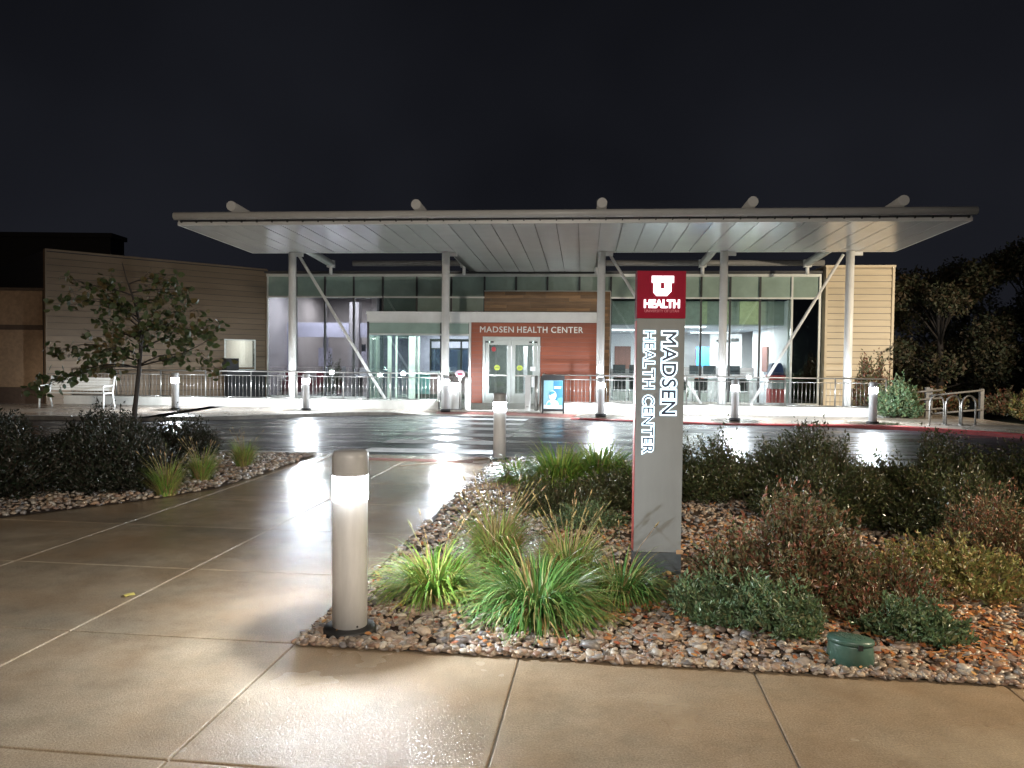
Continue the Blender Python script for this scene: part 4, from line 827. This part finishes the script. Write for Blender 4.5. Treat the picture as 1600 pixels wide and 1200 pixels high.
# vestibule
VW = 26.0
m = MB(); m.box(-7.45, .48, VW-.05, 27.97, 2.86, 3.17); part('vestibule_roof', m, M['white_metal'], hc)
m = MB(); m.box(-7.47, .50, VW-.09, VW-.055, 3.10, 3.19); m.box(-7.44, .47, VW-.08, VW-.055, 2.84, 2.90); part('fascia_trim', m, M['white_metal'], hc)
m = MB()
boards(m, -3.82, -3.43, VW, FZ, 2.83, .15, .012, .012); boards(m, -1.46, .44, VW, FZ, 2.83, .15, .012, .012); boards(m, -3.43, -1.46, VW, 2.36, 2.83, .1565, .012, .012)
part('red_cladding', m, M['red_board'], hc)
m = MB(); m.box(-3.84, -3.44, VW+.001, VW+.12, 0, 2.84); m.box(-1.45, .46, VW+.001, VW+.12, 0, 2.84); m.box(-3.44, -1.45, VW+.001, VW+.12, 2.36, 2.84); m.box(.36, .47, VW+.12, 27.95, 0, 2.85); part('entrance_wall', m, M['brown_door'], hc)
for wd_, a, b in (('MADSEN', 0, 1.15), ('HEALTH', 1.27, 2.29), ('CENTER', 2.42, 3.49)): m = xf(text_mb(wd_, b-a, .20, .03, .012, 1.1), lambda v: v+Vector((-3.52+a, VW-.016, 2.50))); part('wall_lettering', m, M['letter'], hc)
# doors
dfr = pm('door grey aluminium', (.40, .43, .41), .4, metal=.3, var=.08)
m = MB(); m.box(-3.42, -3.34, VW-.04, VW+.10, FZ, 2.35); m.box(-1.55, -1.47, VW-.04, VW+.10, FZ, 2.35); m.box(-3.34, -1.55, VW-.04, VW+.10, 2.24, 2.35); part('door_frame', m, dfr, hc)
for a, b, hs in ((-3.33, -2.455, 1), (-2.435, -1.56, 0)):
    m = MB(); m.box(a, a+.13, VW, VW+.05, FZ+.01, 2.23); m.box(b-.13, b, VW, VW+.05, FZ+.01, 2.23); m.box(a+.13, b-.13, VW, VW+.05, 2.08, 2.23); m.box(a+.13, b-.13, VW, VW+.05, FZ+.01, FZ+.34); d = part('door', m, dfr, hc)
    m = MB(); m.box(a+.13, b-.13, VW+.015, VW+.03, FZ+.34, 2.08); part('pane', m, M['glass'], d)
    m = MB(); m.box(a+.10, b-.10, VW-.06, VW-.03, 1.02, 1.06); m.box(a+.10, a+.13, VW-.05, VW, 1.02, 1.06); m.box(b-.13, b-.10, VW-.05, VW, 1.02, 1.06); part('handle', m, M['steel'], d)
    m = MB(); c = (a+.40 if hs else a+.28); m.loft([[(c+.10*math.cos(t_*math.pi/12), VW+.012-dy, 1.30+.095*math.sin(t_*math.pi/12)) for t_ in range(24)] for dy in (0, .004)], smooth=False); part('round_sticker', m, pm('yellow green sticker', (.50, .60, .06), .5), d)
    m = MB(); m.box(c-.07, c+.07, VW+.003, VW+.008, 1.29, 1.31); part('sticker_band', m, pm('sticker band', (.12, .16, .05), .5), d)
    m = MB(); u_ = (a+.14 if hs else b-.14); m.box(u_-.14, u_+.14, VW-.05, VW-.005, 2.15, 2.20); cl = part('door_sensor', m, M['black'], hc); m = MB(); m.box(u_-.02, u_+.02, VW-.056, VW-.05, 2.165, 2.185); part('sensor_light', m, emis('sensor light', (.6, 1, .8), 3), cl)
m = MB(); m.loft([[(-3.05+.075*math.cos(t_*math.pi/8), VW+.012-dy, 1.93+.085*math.sin(t_*math.pi/8)) for t_ in range(16)] for dy in (0, .004)], smooth=False); part('red_sticker', m, M['red_plastic'], hc)
m = MB(); m.box(-1.80, -1.62, VW-.02, VW-.004, 1.20, 1.35); m.box(-1.75, -1.60, VW-.02, VW-.004, .65, 1.0); part('door_notice', m, M['paper'], hc)
# vestibule glazing
for u in (-7.42, -4.86, -3.88): m = MB(); m.box(u-.035, u+.035, VW-.03, VW+.06, FZ, 2.85); part('mullion', m, M['dark_metal'], hc)
m = MB(); m.box(-7.38, -3.9, VW-.035, VW+.05, 2.38, 2.44); m.box(-7.38, -3.9, VW-.03, VW+.05, FZ-.02, FZ+.06); m.box(-7.38, -3.9, VW-.03, VW+.05, 2.80, 2.85); m.box(-3.9, -3.83, VW-.035, VW+.1, FZ, 2.85); part('transom', m, M['frame'], hc)
for a, b in ((-7.385, -4.895), (-4.825, -3.90)):
    m = MB(); m.box(a, b, VW+.01, VW+.03, 2.44, 2.80); part('spandrel', m, M['spandrel'], hc); m = MB(); m.box(a, b, VW+.005, VW+.02, FZ+.06, 2.38); part('window', m, M['glass'], hc)
m = MB(); m.box(-7.44, -7.40, VW+.06, 27.94, FZ, 2.84); part('side_window', m, M['glass'], hc)
# vestibule interior
m = MB(); m.box(-7.38, .36, 26.13, 27.94, 2.70, 2.84); part('vestibule_ceiling', m, M['ceiling'], hc)
m = MB(); m.box(-7.5, -.5, 31.2, 31.3, FZ, 3.3); m.box(-.5, -.4, 27.95, 31.3, FZ, 3.3); m.box(-7.6, -7.5, 28.1, 31.3, FZ, 3.3); m.box(-3.9, -3.8, 27.2, 31.2, FZ, 3.3)
part('lobby_wall', m, M['interior_lilac'], hc)
m = MB(); m.box(-3.79, -.51, 31.05, 31.15, FZ, 2.74); part('entry_wall', m, M['grey_panel'], hc)
m = MB()
for u in (-3.3, -2.62, -2.46, -1.7, -1.2): m.box(u, u+.07, 28.6, 28.66, FZ, 2.3)
m.box(-3.23, -1.2, 28.6, 28.66, 2.3, 2.38); part('inner_door_frame', m, M['frame'], hc)
m = MB(); m.box(-7.5, -.5, 28.1, 31.2, 2.75, 2.85); part('lobby_ceiling', m, M['ceiling'], hc)
m = MB()
for (a, b, c, d) in ((-7.25, -7.1, FZ, 2.4), (-6.95, -6.88, FZ, 2.4), (-6.45, -6.2, FZ, 2.4), (-6.1, -6.04, FZ, 2.4)): m.box(a, b, 28.0, 28.08, c, d)
part('inner_frame', m, M['frame'], hc)
m = MB(); m.box(-6.4, -6.15, 28.5, 28.6, 1.0, 2.4); part('lit_strip', m, M['interior_white'], hc)
m = MB()
for (a, b, c, d) in ((-5.95, -5.88, 1.1, 2.32), (-5.35, -5.28, 1.1, 2.32), (-4.75, -4.68, 1.1, 2.32), (-4.2, -4.13, 1.1, 2.32), (-5.95, -4.13, 2.25, 2.35), (-5.95, -4.13, 1.95, 2.0)): m.box(a, b, 29.4, 29.46, c, d)
part('teller_frame', m, M['dark_metal'], hc)
m = MB(); m.box(-5.90, -4.2, 29.5, 29.52, 1.1, 1.95); part('teller_pane', m, glass('smoky pane', (.35, .42, .48), .1), hc)
m = MB(); m.box(-4.98, -4.82, 30.2, 30.25, 1.1, 1.9); part('lit_doorway', m, emis('lit doorway', (1, .97, .86), .45), hc)
t = thing('reception_counter', 'reception counter with teal and mauve front panels inside the entrance glazing', 'counter', (-5.4, 28.6, FZ), True)
m = MB(); m.box(-6.55, -3.95, 28.45, 29.1, 1.02, 1.08); part('counter_top', m, M['desk'], t); m = MB(); m.box(-6.45, -5.75, 28.52, 28.6, .25, 1.02); part('teal_panel', m, M['teal'], t); m = MB(); m.box(-5.74, -3.98, 28.52, 28.6, .25, 1.02); part('mauve_panel', m, M['mauve'], t); m = MB(); m.box(-6.4, -3.98, 28.62, 29.0, FZ, .25); part('kick', m, M['black'], t)
m = MB(); m.box(-5.45, -4.95, 28.6, 28.95, 1.08, 1.11); m.box(-5.38, -5.05, 28.7, 28.9, 1.11, 1.27); solo('white_printer', m, M['paper'], 'white machine standing on the reception counter', 'printer', (-5.2, 28.75, 1.08), True)
m = MB(); m.box(-3.75, -3.6, 27.2, 27.5, .5, 2.4); part('inner_door', m, M['interior_white'], hc)
m = MB(); m.box(-2.95, -2.75, 29.5, 29.55, FZ, 2.1); m.box(-2.3, -2.15, 29.5, 29.55, FZ, 2.1); m.box(-1.95, -1.4, 29.5, 29.55, FZ, 2.1); part('inner_lit_wall', m, M['interior_white'], hc)
m = MB(); m.box(-2.73, -2.62, 29.3, 29.4, .5, 1.5); m.box(-1.75, -1.5, 29.3, 29.4, 1.3, 1.9); part('notice_board', m, M['mauve'], hc)
m = MB(); m.box(-7.2, -5.0, 26.8, 27.3, 2.66, 2.695); part('ceiling_light', m, emis('vestibule light', (.92, 1, .98), .6), hc)

# right lobby
m = MB(); m.box(.8, 8.3, 39.0, 39.1, FZ, 3.3); m.box(.72, .80, 28.1, 39, FZ, 4.5); part('lobby_wall', m, M['interior_white'], hc)
m = MB(); m.box(7.25, 7.32, 28.3, 34.0, FZ, 3.8); part('lobby_wall', m, M['interior_white'], hc)
m = MB(); m.box(.8, 7.25, 28.9, 39, 2.92, 3.0); part('lobby_ceiling', m, M['ceiling'], hc)
m = MB(); m.box(.8, 7.25, 28.85, 28.9, 2.95, 3.80); part('bulkhead', m, M['grey_panel'], hc)
m = MB()
for a, b in ((4.25, 4.5), (5.15, 5.35), (5.66, 6.35), (3.3, 3.7)): m.box(a, b, 28.82, 28.85, 2.96, 3.80)
part('lime_panel', m, M['lime_panel'], hc)
m = MB(); m.box(3.0, 4.6, 29.6, 30.4, 2.885, 2.915); m.box(1.2, 2.6, 33, 33.5, 2.885, 2.915); m.box(4.9, 6.5, 35.5, 36.2, 2.885, 2.915); m.box(3.0, 4.4, 36, 36.6, 2.885, 2.915)
part('ceiling_light', m, emis('lobby ceiling light', (.95, .97, 1), 1.6), hc)
m = MB(); m.box(5.3, 6.6, 33.0, 33.1, FZ, 2.75); part('bright_partition', m, M['interior_white'], hc)
m = MB(); m.box(1.55, 2.35, 38.9, 38.99, FZ, 2.3); m.box(7.17, 7.24, 31.0, 31.9, 1.2, 2.2); part('wood_door', m, M['brown_door'], hc)
m = MB(); m.box(5.35, 5.75, 37.5, 37.6, FZ, 2.25); part('orange_door', m, M['orange'], hc)
m = MB(); m.box(5.15, 6.1, 36.0, 36.05, 1.1, 2.25); part('blue_board', m, M['blue'], hc)
m = MB(); m.box(2.55, 2.8, 33.9, 33.95, 2.4, 2.52); part('exit_sign', m, emis('exit sign', (.05, .9, .5), .4), hc)
m = MB(); m.box(6.15, 6.45, 32.85, 32.98, 2.45, 2.56); m.box(5.55, 6.1, 32.88, 32.98, 2.42, 2.50); part('wall_unit', m, M['dark_metal'], hc)
t = thing('service_counter', 'long pale service counter with dark privacy screens inside the right lobby', 'counter', (4, 31.5, FZ), True)
m = MB(); m.box(1.0, 6.9, 31.2, 31.9, .92, .97); part('counter_top', m, M['desk'], t); m = MB(); m.box(1.0, 6.9, 31.3, 31.35, FZ, .90); part('front_panel', m, M['paper'], t); m = MB(); m.box(1.05, 2.5, 31.95, 32.0, .97, 1.25); m.box(3.2, 6.9, 31.95, 32.0, .97, 1.35); part('privacy_screen', m, M['interior_grey'], t)
mt = None
for i, (u, l) in enumerate(((1.45, 'leftmost monitor on the lobby counter, just right of the cedar strip'), (2.1, 'second monitor on the lobby counter, just left of the sign pillar'), (4.5, 'third monitor on the lobby counter, beside the blue board'), (5.05, 'fourth monitor on the lobby counter, left of the middle column'), (6.0, 'rightmost monitor on the lobby counter'))):
    if mt is None:
        mt = thing('computer_monitor', l, 'monitor', (u, 31.5, .97), True, group='monitors on the lobby counter'); m = MB(); m.box(u-.25, u+.25, 31.5, 31.53, 1.07, 1.42); part('screen', m, M['monitor'], mt); m = MB(); m.box(u-.03, u+.03, 31.53, 31.56, .98, 1.2); m.box(u-.12, u+.12, 31.45, 31.62, .97, .985); part('stand', m, M['desk'], mt)
    else: c = copy_tree(mt); c.location = BW(u, 31.5, .97); c['label'] = l
ch = None
for i, (u, l) in enumerate(((1.35, 'dark lobby chair with patterned seat, leftmost by the cedar strip'), (1.95, 'dark lobby chair with patterned seat beside the sign pillar left edge'), (3.55, 'dark lobby chair with patterned seat just right of the sign pillar'), (4.35, 'dark lobby chair with patterned seat left of the middle column'), (5.3, 'dark lobby chair with patterned seat right of the middle column'), (5.85, 'rightmost dark lobby chair, left of the blue topped drop box'))):
    if ch is None:
        ch = thing('lobby_chair', l, 'chair', (u, 29.2, FZ), True, group='dark chairs behind the lobby glass'); m = MB(); m.box(u-.24, u+.24, 29.0, 29.05, .5, .95); part('backrest', m, M['black_fabric'], ch)
        m = MB(); m.box(u-.26, u+.26, 29.0, 29.5, .40, .48); part('seat', m, M['pattern'], ch); m = MB(); m.box(u-.25, u+.25, 28.98, 29.0, .12, .42); part('skirt', m, M['paper'], ch)
        for a, b in ((-1, 0), (1, 0), (-1, 1), (1, 1)): m = MB(); m.tube([(u+a*.23, 29.03+b*.42, FZ), (u+a*.23, 29.03+b*.42, .42)], .014, 6); part('leg', m, M['dark_metal'], ch)
    else: c = copy_tree(ch); c.location = BW(u, 29.2, FZ); c['label'] = l
t = thing('drop_box', 'tall red drop box with a navy slanted lid inside the lobby glass', 'drop box', (7.0, 28.7, FZ), True)
m = MB(); m.box(6.72, 7.24, 28.45, 29.0, FZ, .62); part('body', m, M['red_plastic'], t); m = MB(); m.box(6.78, 7.2, 28.5, 29.0, .62, .95); part('neck', m, M['desk'], t); m = MB(); m.box(6.68, 7.28, 28.42, 29.0, .95, 1.12); part('band', m, M['red_plastic'], t)
m = MB(); m.loft([[(6.70, 28.44, 1.12), (7.20, 28.44, 1.12), (7.20, 28.95, 1.12), (6.70, 28.95, 1.12)], [(6.76, 28.50, 1.45), (7.16, 28.50, 1.45), (7.16, 28.95, 1.45), (6.76, 28.95, 1.45)], [(6.80, 28.56, 1.55), (7.12, 28.56, 1.55), (7.12, 28.92, 1.55), (6.80, 28.92, 1.55)]], smooth=False); part('lid', m, M['navy'], t)
t = thing('potted_plant', 'leafy indoor plant between the sign pillar and the first lobby mullion', 'plant', (3.75, 29.9, FZ), True)
V, F, T = twig_shrub(.25, .25, 1.2, 90, 8, .09); mesh_np('foliage', V, F, [M['leaf_green']], False, t); m = MB(); m.lathe([(.13, FZ), (.17, .42)], 3.75, 29.9, 14); part('pot', m, M['orange'], t)

# left lobby: dim
m = MB(); m.box(-11.9, -7.6, 35, 35.1, FZ, 4.4); m.box(-12.0, -11.9, 28.2, 35, FZ, 4.4); m.box(-7.7, -7.6, 28.1, 35, FZ, 4.4); part('lobby_wall', m, M['interior_grey'], hc)
m = MB(); m.box(-11.9, -9.35, 30.0, 30.1, 2.40, 2.98); m.box(-8.9, -7.7, 30.0, 30.1, 2.40, 2.98); m.box(-11.9, -11.55, 30.0, 30.1, FZ, 2.4); m.box(-10.55, -10.35, 30.4, 30.5, FZ, 2.4); part('bulkhead', m, M['interior_lilac'], hc)
m = MB(); m.box(-9.30, -8.92, 29.9, 30.3, FZ, 3.8); part('pillar', m, M['interior_grey'], hc)
m = MB(); m.box(-11.0, -10.4, 30.05, 30.07, 2.44, 2.9) if False else m.box(-11.3, -10.7, 31.98, 32.0, 1.2, 2.0); m.box(-9.9, -9.4, 33, 33.05, 1.3, 2.0); part('wall_picture', m, M['interior_lilac'], hc)
m = MB(); m.box(-9.75, -9.1, 31.5, 31.55, 1.85, 2.15); part('wall_screen', m, M['monitor'], hc)
sf = None
for (u, w_, l) in ((-11.3, 29.3, 'maroon lobby armchair behind the glass at the far left'), (-10.2, 29.8, 'maroon lobby armchair behind the first canopy column')):
    if sf is None:
        sf = thing('armchair', l, 'armchair', (u, w_, FZ), True, group='maroon armchairs in the dim lobby')
        m = MB(); m.box(u-.38, u+.38, w_-.05, w_+.08, .35, 1.02); part('backrest', m, M['maroon'], sf); m = MB(); m.box(u-.36, u+.36, w_, w_+.65, .22, .5); part('seat', m, M['maroon'], sf)
        for s in (-1, 1): m = MB(); m.box(u+s*.42-.07, u+s*.42+.07, w_, w_+.65, .12, .68); part('armrest', m, M['maroon'], sf)
        for s in (-1, 1): m = MB(); m.box(u+s*.36-.03, u+s*.36+.03, w_+.02, w_+.62, FZ, .15); part('leg', m, M['dark_metal'], sf)
    else: c = copy_tree(sf); c.location = BW(u, w_, FZ); c['label'] = l
t = thing('potted_plant', 'dark indoor plant behind the dim left glass beside the patterned post', 'plant', (-9.75, 29.2, FZ), True)
V, F, T = twig_shrub(.4, .3, 1.55, 160, 10, .08); mesh_np('foliage', V, F, [M['leaf_dark']], False, t); m = MB(); m.lathe([(.16, FZ), (.2, .45)], -9.75, 29.2, 14); part('pot', m, M['desk'], t)
m = MB(); m.box(-9.42, -9.28, 29.3, 29.4, FZ, 1.25); solo('patterned_banner', m, M['pattern'], 'narrow black and white patterned stand in the dim left lobby', 'banner', (-9.35, 29.35, FZ), True)
t = thing('side_table', 'white table with papers behind the glass next to the vestibule', 'table', (-8.35, 29.4, FZ), True)
m = MB(); m.box(-8.8, -7.9, 29.2, 29.7, .85, .9); part('table_top', m, M['paper'], t); m = MB(); m.box(-8.75, -8.65, 29.25, 29.65, FZ, .85); part('leg', m, M['dark_metal'], t); m = MB(); m.box(-8.05, -7.95, 29.25, 29.65, FZ, .85); part('leg', m, M['dark_metal'], t)
m = MB(); m.box(-8.7, -8.0, 29.3, 29.34, .9, 1.2); solo('notice_stand', m, M['paper'], 'white notices standing on the table beside the vestibule glass', 'notice', (-8.35, 29.32, .9), True)

# lamps inside: each below a ceiling panel
def area(name, u, w_, z, sx, sy, watt, col):
    l = bpy.data.lights.new(name, 'AREA'); l.shape = 'RECTANGLE'; l.size = sx; l.size_y = sy; l.energy = watt; l.color = col
    o = bpy.data.objects.new(name, l); C.objects.link(o); o.location = BW(u, w_, z); o.rotation_euler = (0, 0, -TH)
area('lobby_light', 3.8, 30.0, 2.88, 1.6, .8, 70, (.93, .95, 1)); area('lobby_light', 5.7, 35.0, 2.88, 2, .7, 220, (.95, .96, 1)); area('lobby_light', 2.2, 34.5, 2.88, 1.4, .5, 115, (.9, .94, 1)); area('lobby_light', 6.0, 31.5, 2.88, 1.0, .5, 80, (.95, .96, 1)); area('lobby_light', 4.2, 28.4, 4.4, 5, .4, 40, (.9, 1, .92))
area('vestibule_light', -6.1, 27.05, 2.65, 2.2, .5, 65, (.85, 1, .97)); area('reception_light', -5.2, 30.0, 2.72, 2, .6, 60, (.9, .95, 1)); area('entry_light', -2.2, 28.9, 2.7, 1.2, .6, 42, (.95, .95, 1))
area('dim_lobby_light', -9.8, 28.9, 4.2, 3, .5, 130, (.92, .90, 1)); area('dim_lobby_light', -9.8, 32.5, 4.2, 3, 1, 130, (1, .93, .95))
l = bpy.data.lights.new('office_light', 'POINT'); l.energy = 32; l.color = (1, .86, .70); l.shadow_soft_size = .2; o = bpy.data.objects.new('office_light', l); C.objects.link(o); p = WG(5.8, -1.7, 2.45); o.location = BW(*p)

# ------------------------------------------------------------------ neighbours
t = thing('brick_building', 'low tan brick building with a dark brick band at the far left', 'building', (-20, 24.6, 0))
def wb(m, *a): return m.box(*a)
m = MB(); m.box(-40, -14.62, 24.3, 30, -.2, 2.36); m.box(-40, -14.62, 24.3, 30, 2.52, 3.60); part('wall', m, M['brick'], t); m = MB(); m.box(-40, -14.61, 24.29, 30, 2.362, 2.518); m.box(-40, -14.61, 24.28, 30, -.2, .55); part('brick_band', m, M['brick_dark'], t); m = MB(); m.box(-40.1, -14.55, 24.2, 30.1, 3.6, 3.68); part('coping', m, M['brick_dark'], t)
t = thing('dark_building', 'taller dark unlit building rising behind the tan wing', 'building', (-27, 38, 0)); m = MB(); m.box(-50, -17.75, 34, 35.2, 0, 6.75); part('wall', m, M['dark_wall'], t); m = MB(); m.box(-50.1, -17.65, 33.9, 35.3, 6.75, 6.95); part('parapet', m, M['dark_wall'], t)

# ------------------------------------------------------------------ objects by the entrance
t = thing('litter_bin', 'white rounded litter bin with a dark side beside the entrance', 'litter bin', (-3.92, 22.95, .05), True)
m = MB(); m.lathe([(.20, .06), (.205, .12), (.205, .80), (.195, .84), (.12, .87), (0, .87)], -3.86, 22.95, 28); part('body', m, M['white_metal'], t); m = MB(); m.box(-4.16, -4.07, 22.82, 23.1, .05, .86); part('side_panel', m, M['black'], t); m = MB(); m.lathe([(.215, .045), (.215, .075)], -3.86, 22.95, 28); part('base_ring', m, M['dark_metal'], t)
t = thing('push_plate_post', 'white square post with a pinkish round hand sign left of the doors', 'post', (-3.46, 22.95, .05), True)
m = MB(); m.box(-3.54, -3.37, 22.86, 23.02, .05, 1.03); part('post', m, M['white_metal'], t)
m = MB(); m.loft([[(-3.68+.14*math.cos(a*math.pi/10), 22.80-dy, 1.14+.12*math.sin(a*math.pi/10)) for a in range(20)] for dy in (0, .012)], smooth=False); part('sign_disc', m, pm('pale pink disc', (.65, .50, .56), .5), t); m = MB(); m.tube([(-3.68, 22.81, .1), (-3.68, 22.81, 1.05)], .015, 8); m.loft([[(-3.68+.055*math.cos(a*math.pi/6), 22.79-dy, .98+.05*math.sin(a*math.pi/6)) for a in range(12)] for dy in (0, .01)], smooth=False); part('sign_stem', m, M['steel'], t)
m = MB(); m.box(-3.75, -3.61, 22.783, 22.788, 1.10, 1.16); part('sign_band', m, pm('crimson band', (.35, .05, .10), .5), t)
t = thing('push_plate_post', 'tall white square post standing in front of the right door', 'post', (-1.65, 22.95, .05), True)
m = MB(); m.box(-1.73, -1.57, 22.86, 23.02, .05, 1.10); part('post', m, M['white_metal'], t); m = MB(); m.box(-1.69, -1.61, 22.853, 22.858, .16, .20); part('plate', m, M['steel'], t)
t = thing('guard_post', 'wide steel end post of the short railing right of the doors', 'post', (-1.36, 23.0, .05), True); m = MB(); m.lathe([(.055, .05), (.055, 1.10), (.0, 1.12)], -1.40, 23.0, 16); m.lathe([(.04, .05), (.04, 1.08), (0, 1.1)], -1.24, 23.1, 12); part('post', m, M['steel'], t)
t = thing('sandwich_board', 'black framed sandwich board with a blue masked figure poster', 'sign board', (-.86, 22.3, SWZ), True)
def lean(mb): return xf(mb, lambda v: Vector((v.x, v.y+(v.z-.05)*.16, v.z)))
u0, u1 = -1.19, -.54; FR = 22.15
m = MB(); m.box(u0, u0+.04, FR, FR+.03, SWZ, 1.14); m.box(u1-.04, u1, FR, FR+.03, SWZ, 1.14); m.box(u0+.04, u1-.04, FR, FR+.03, 1.0, 1.14); m.box(u0+.04, u1-.04, FR, FR+.03, .10, .16); m.box(u0+.04, u1-.04, FR+.02, FR+.03, .16, 1.0); part('front_frame', lean(m), M['black'], t)
m = MB(); m.box(u0, u0+.04, 22.50, 22.53, SWZ, 1.14); m.box(u1-.04, u1, 22.50, 22.53, SWZ, 1.14); m.box(u0+.04, u1-.04, 22.50, 22.53, .9, 1.1); part('rear_frame', xf(m, lambda v: Vector((v.x, v.y-(v.z-.05)*.16, v.z))), M['black'], t)
m = MB(); m.box(u0+.05, u1-.05, FR+.008, FR+.018, .17, .99); ps = part('poster', lean(m), pm('poster pale blue', (.22, .42, .50), .5, var=.1), t)
def flat(name, pts, mat, dy, par=ps):
    m = MB(); n = len(pts); y0 = FR+.006-dy; m.add([(x, y0, z) for x, z in pts]+[(x, y0+.0012, z) for x, z in pts], [tuple(range(n)), tuple(range(n, 2*n))[::-1]]+[(i, (i+1) % n, n+(i+1) % n, n+i) for i in range(n)]); return part(name, lean(m), mat, par)
pb = pm('poster deep blue', (.04, .18, .30), .5); pw_ = pm('poster white', (.72, .78, .80), .5); pc = pm('poster cyan', (.12, .42, .55), .5); pt = pm('poster teal', (.05, .25, .32), .5)
flat('blue_block', [(-.86, .42), (-.60, .42), (-.60, .98), (-.86, .98)], pb, 0)
flat('cyan_block', [(-.80, .28), (-.60, .28), (-.60, .50), (-.72, .48)], pc, .002)
flat('white_band', [(-1.13, .18), (-.60, .18), (-.60, .29), (-1.13, .29)], pw_, .002)
arc = lambda cx, cz, rx, rz, a0, a1, n=14: [(cx+rx*math.cos(R(a0+(a1-a0)*i/n)), cz+rz*math.sin(R(a0+(a1-a0)*i/n))) for i in range(n+1)]
flat('shoulders', [(-1.06, .26)]+arc(-.88, .30, .18, .14, 180, 0)+[(-.70, .26)], pw_, .004)
flat('head', arc(-.88, .56, .11, .14, 0, 360, 24)[:-1], pw_, .006); flat('hair', arc(-.89, .60, .09, .085, 20, 200)+[(-.95, .56), (-.90, .59)], pt, .008)
flat('face_mask', [(-.95, .545), (-.81, .545), (-.83, .46), (-.88, .43), (-.93, .46)], pm('poster mask', (.45, .62, .70), .5), .0095); flat('shoulder_patch', [(-1.03, .28)]+arc(-.97, .29, .06, .08, 180, 40)+[(-.93, .28)], pc, .006)
flat('poster_lettering', [(-.84, .80), (-.63, .80), (-.63, .82), (-.84, .82)], pw_, .004); flat('poster_lettering', [(-.84, .76), (-.64, .76), (-.64, .78), (-.84, .78)], pw_, .004)

# bench
t = thing('park_bench', 'white slatted bench standing against the wing at the far left', 'bench', (-12.75, 22.45, SWZ), rot=R(-4))
def P0(m): return xf(m, lambda v: v+Vector((-12.75, 22.45, SWZ)))
wp_ = pm('bench white paint', (.80, .82, .80), .45, var=.08)
m = MB()
for i in range(5): m.box(-.95, .95, -.22+i*.09, -.15+i*.09, .43, .45)
part('seat', P0(m), wp_, t)
m = MB()
for i in range(5): z = .50+i*.078; m.add([(-.95, .24+i*.018, z), (.95, .24+i*.018, z), (.95, .255+i*.018, z+.068), (-.95, .255+i*.018, z+.068), (-.95, .265+i*.018, z), (.95, .265+i*.018, z), (.95, .28+i*.018, z+.068), (-.95, .28+i*.018, z+.068)], [(0, 1, 2, 3), (7, 6, 5, 4), (0, 4, 5, 1), (1, 5, 6, 2), (2, 6, 7, 3), (3, 7, 4, 0)])
part('backrest', P0(m), wp_, t)
for s in (-1, 1):
    m = MB(); x = s*.97; m.tube([(x, -.24, 0), (x, -.2, .44), (x, .22, .44), (x, .34, .92)], .026, 8); m.tube([(x, .22, .44), (x, .32, 0)], .026, 8); m.tube([(x, -.22, .44), (x, -.24, .64), (x, .24, .66)], .02, 8); part('leg', P0(m), wp_, t)

# bicycle hoops and rail fence
hp = None
for (x, y, a, l) in ((10.95, 19.75, 25, 'leftmost of the three steel bicycle hoops'), (11.28, 19.6, 25, 'middle one of the three steel bicycle hoops'), (11.62, 19.5, 25, 'rightmost of the three steel bicycle hoops')):
    if hp is None:
        m = MB(); m.tube([(-.27, 0, -.05), (-.27, 0, .52)]+[(-.27*math.cos(R(k*18)), 0, .52+.23*math.sin(R(k*18))) for k in range(1, 10)]+[(.27, 0, .52), (.27, 0, -.05)], .024, 10)
        hp = thing('bicycle_hoop', l, 'bicycle rack', (x, y, SWZ), rot=R(a), group='steel bicycle hoops'); part('hoop', xf(m, lambda v: v+Vector((10.95, 19.75, SWZ))), M['steel'], hp)
        for s in (-1, 1): m = MB(); m.lathe([(.05, .0), (.05, .008)], s*.27, 0, 12); part('foot_plate', xf(m, lambda v: v+Vector((10.95, 19.75, SWZ))), M['steel'], hp)
    else: c = copy_tree(hp); c.location = (x, y, SWZ); c.rotation_euler = (0, 0, R(a)); c['label'] = l
t = thing('rail_fence', 'low weathered three rail fence behind the bicycle hoops', 'fence', (12.6, 22.2, SWZ))
fw = pm('grey weathered timber', (.11, .105, .10), .6, var=.2, scale=10)
for i, x in enumerate((11.3, 12.02, 12.12, 13.62)): m = MB(); m.box(x-.05, x+.05, 22.15+i*.02, 22.25+i*.02, -.1, .88+.03*(i == 1)); part('post', m, fw, t)
for z, dz in ((.25, .03), (.55, .05), (.78, .06)):
    if z != .55: m = MB(); m.tube([(12.1, 22.12, z-.1), (13.62, 22.2, z+dz)], .03, 6); part('rail', m, fw, t)
    m = MB(); m.tube([(11.2, 22.12, z-.05), (12.4, 22.12, z+.06)], .03, 6); part('rail', m, fw, t)
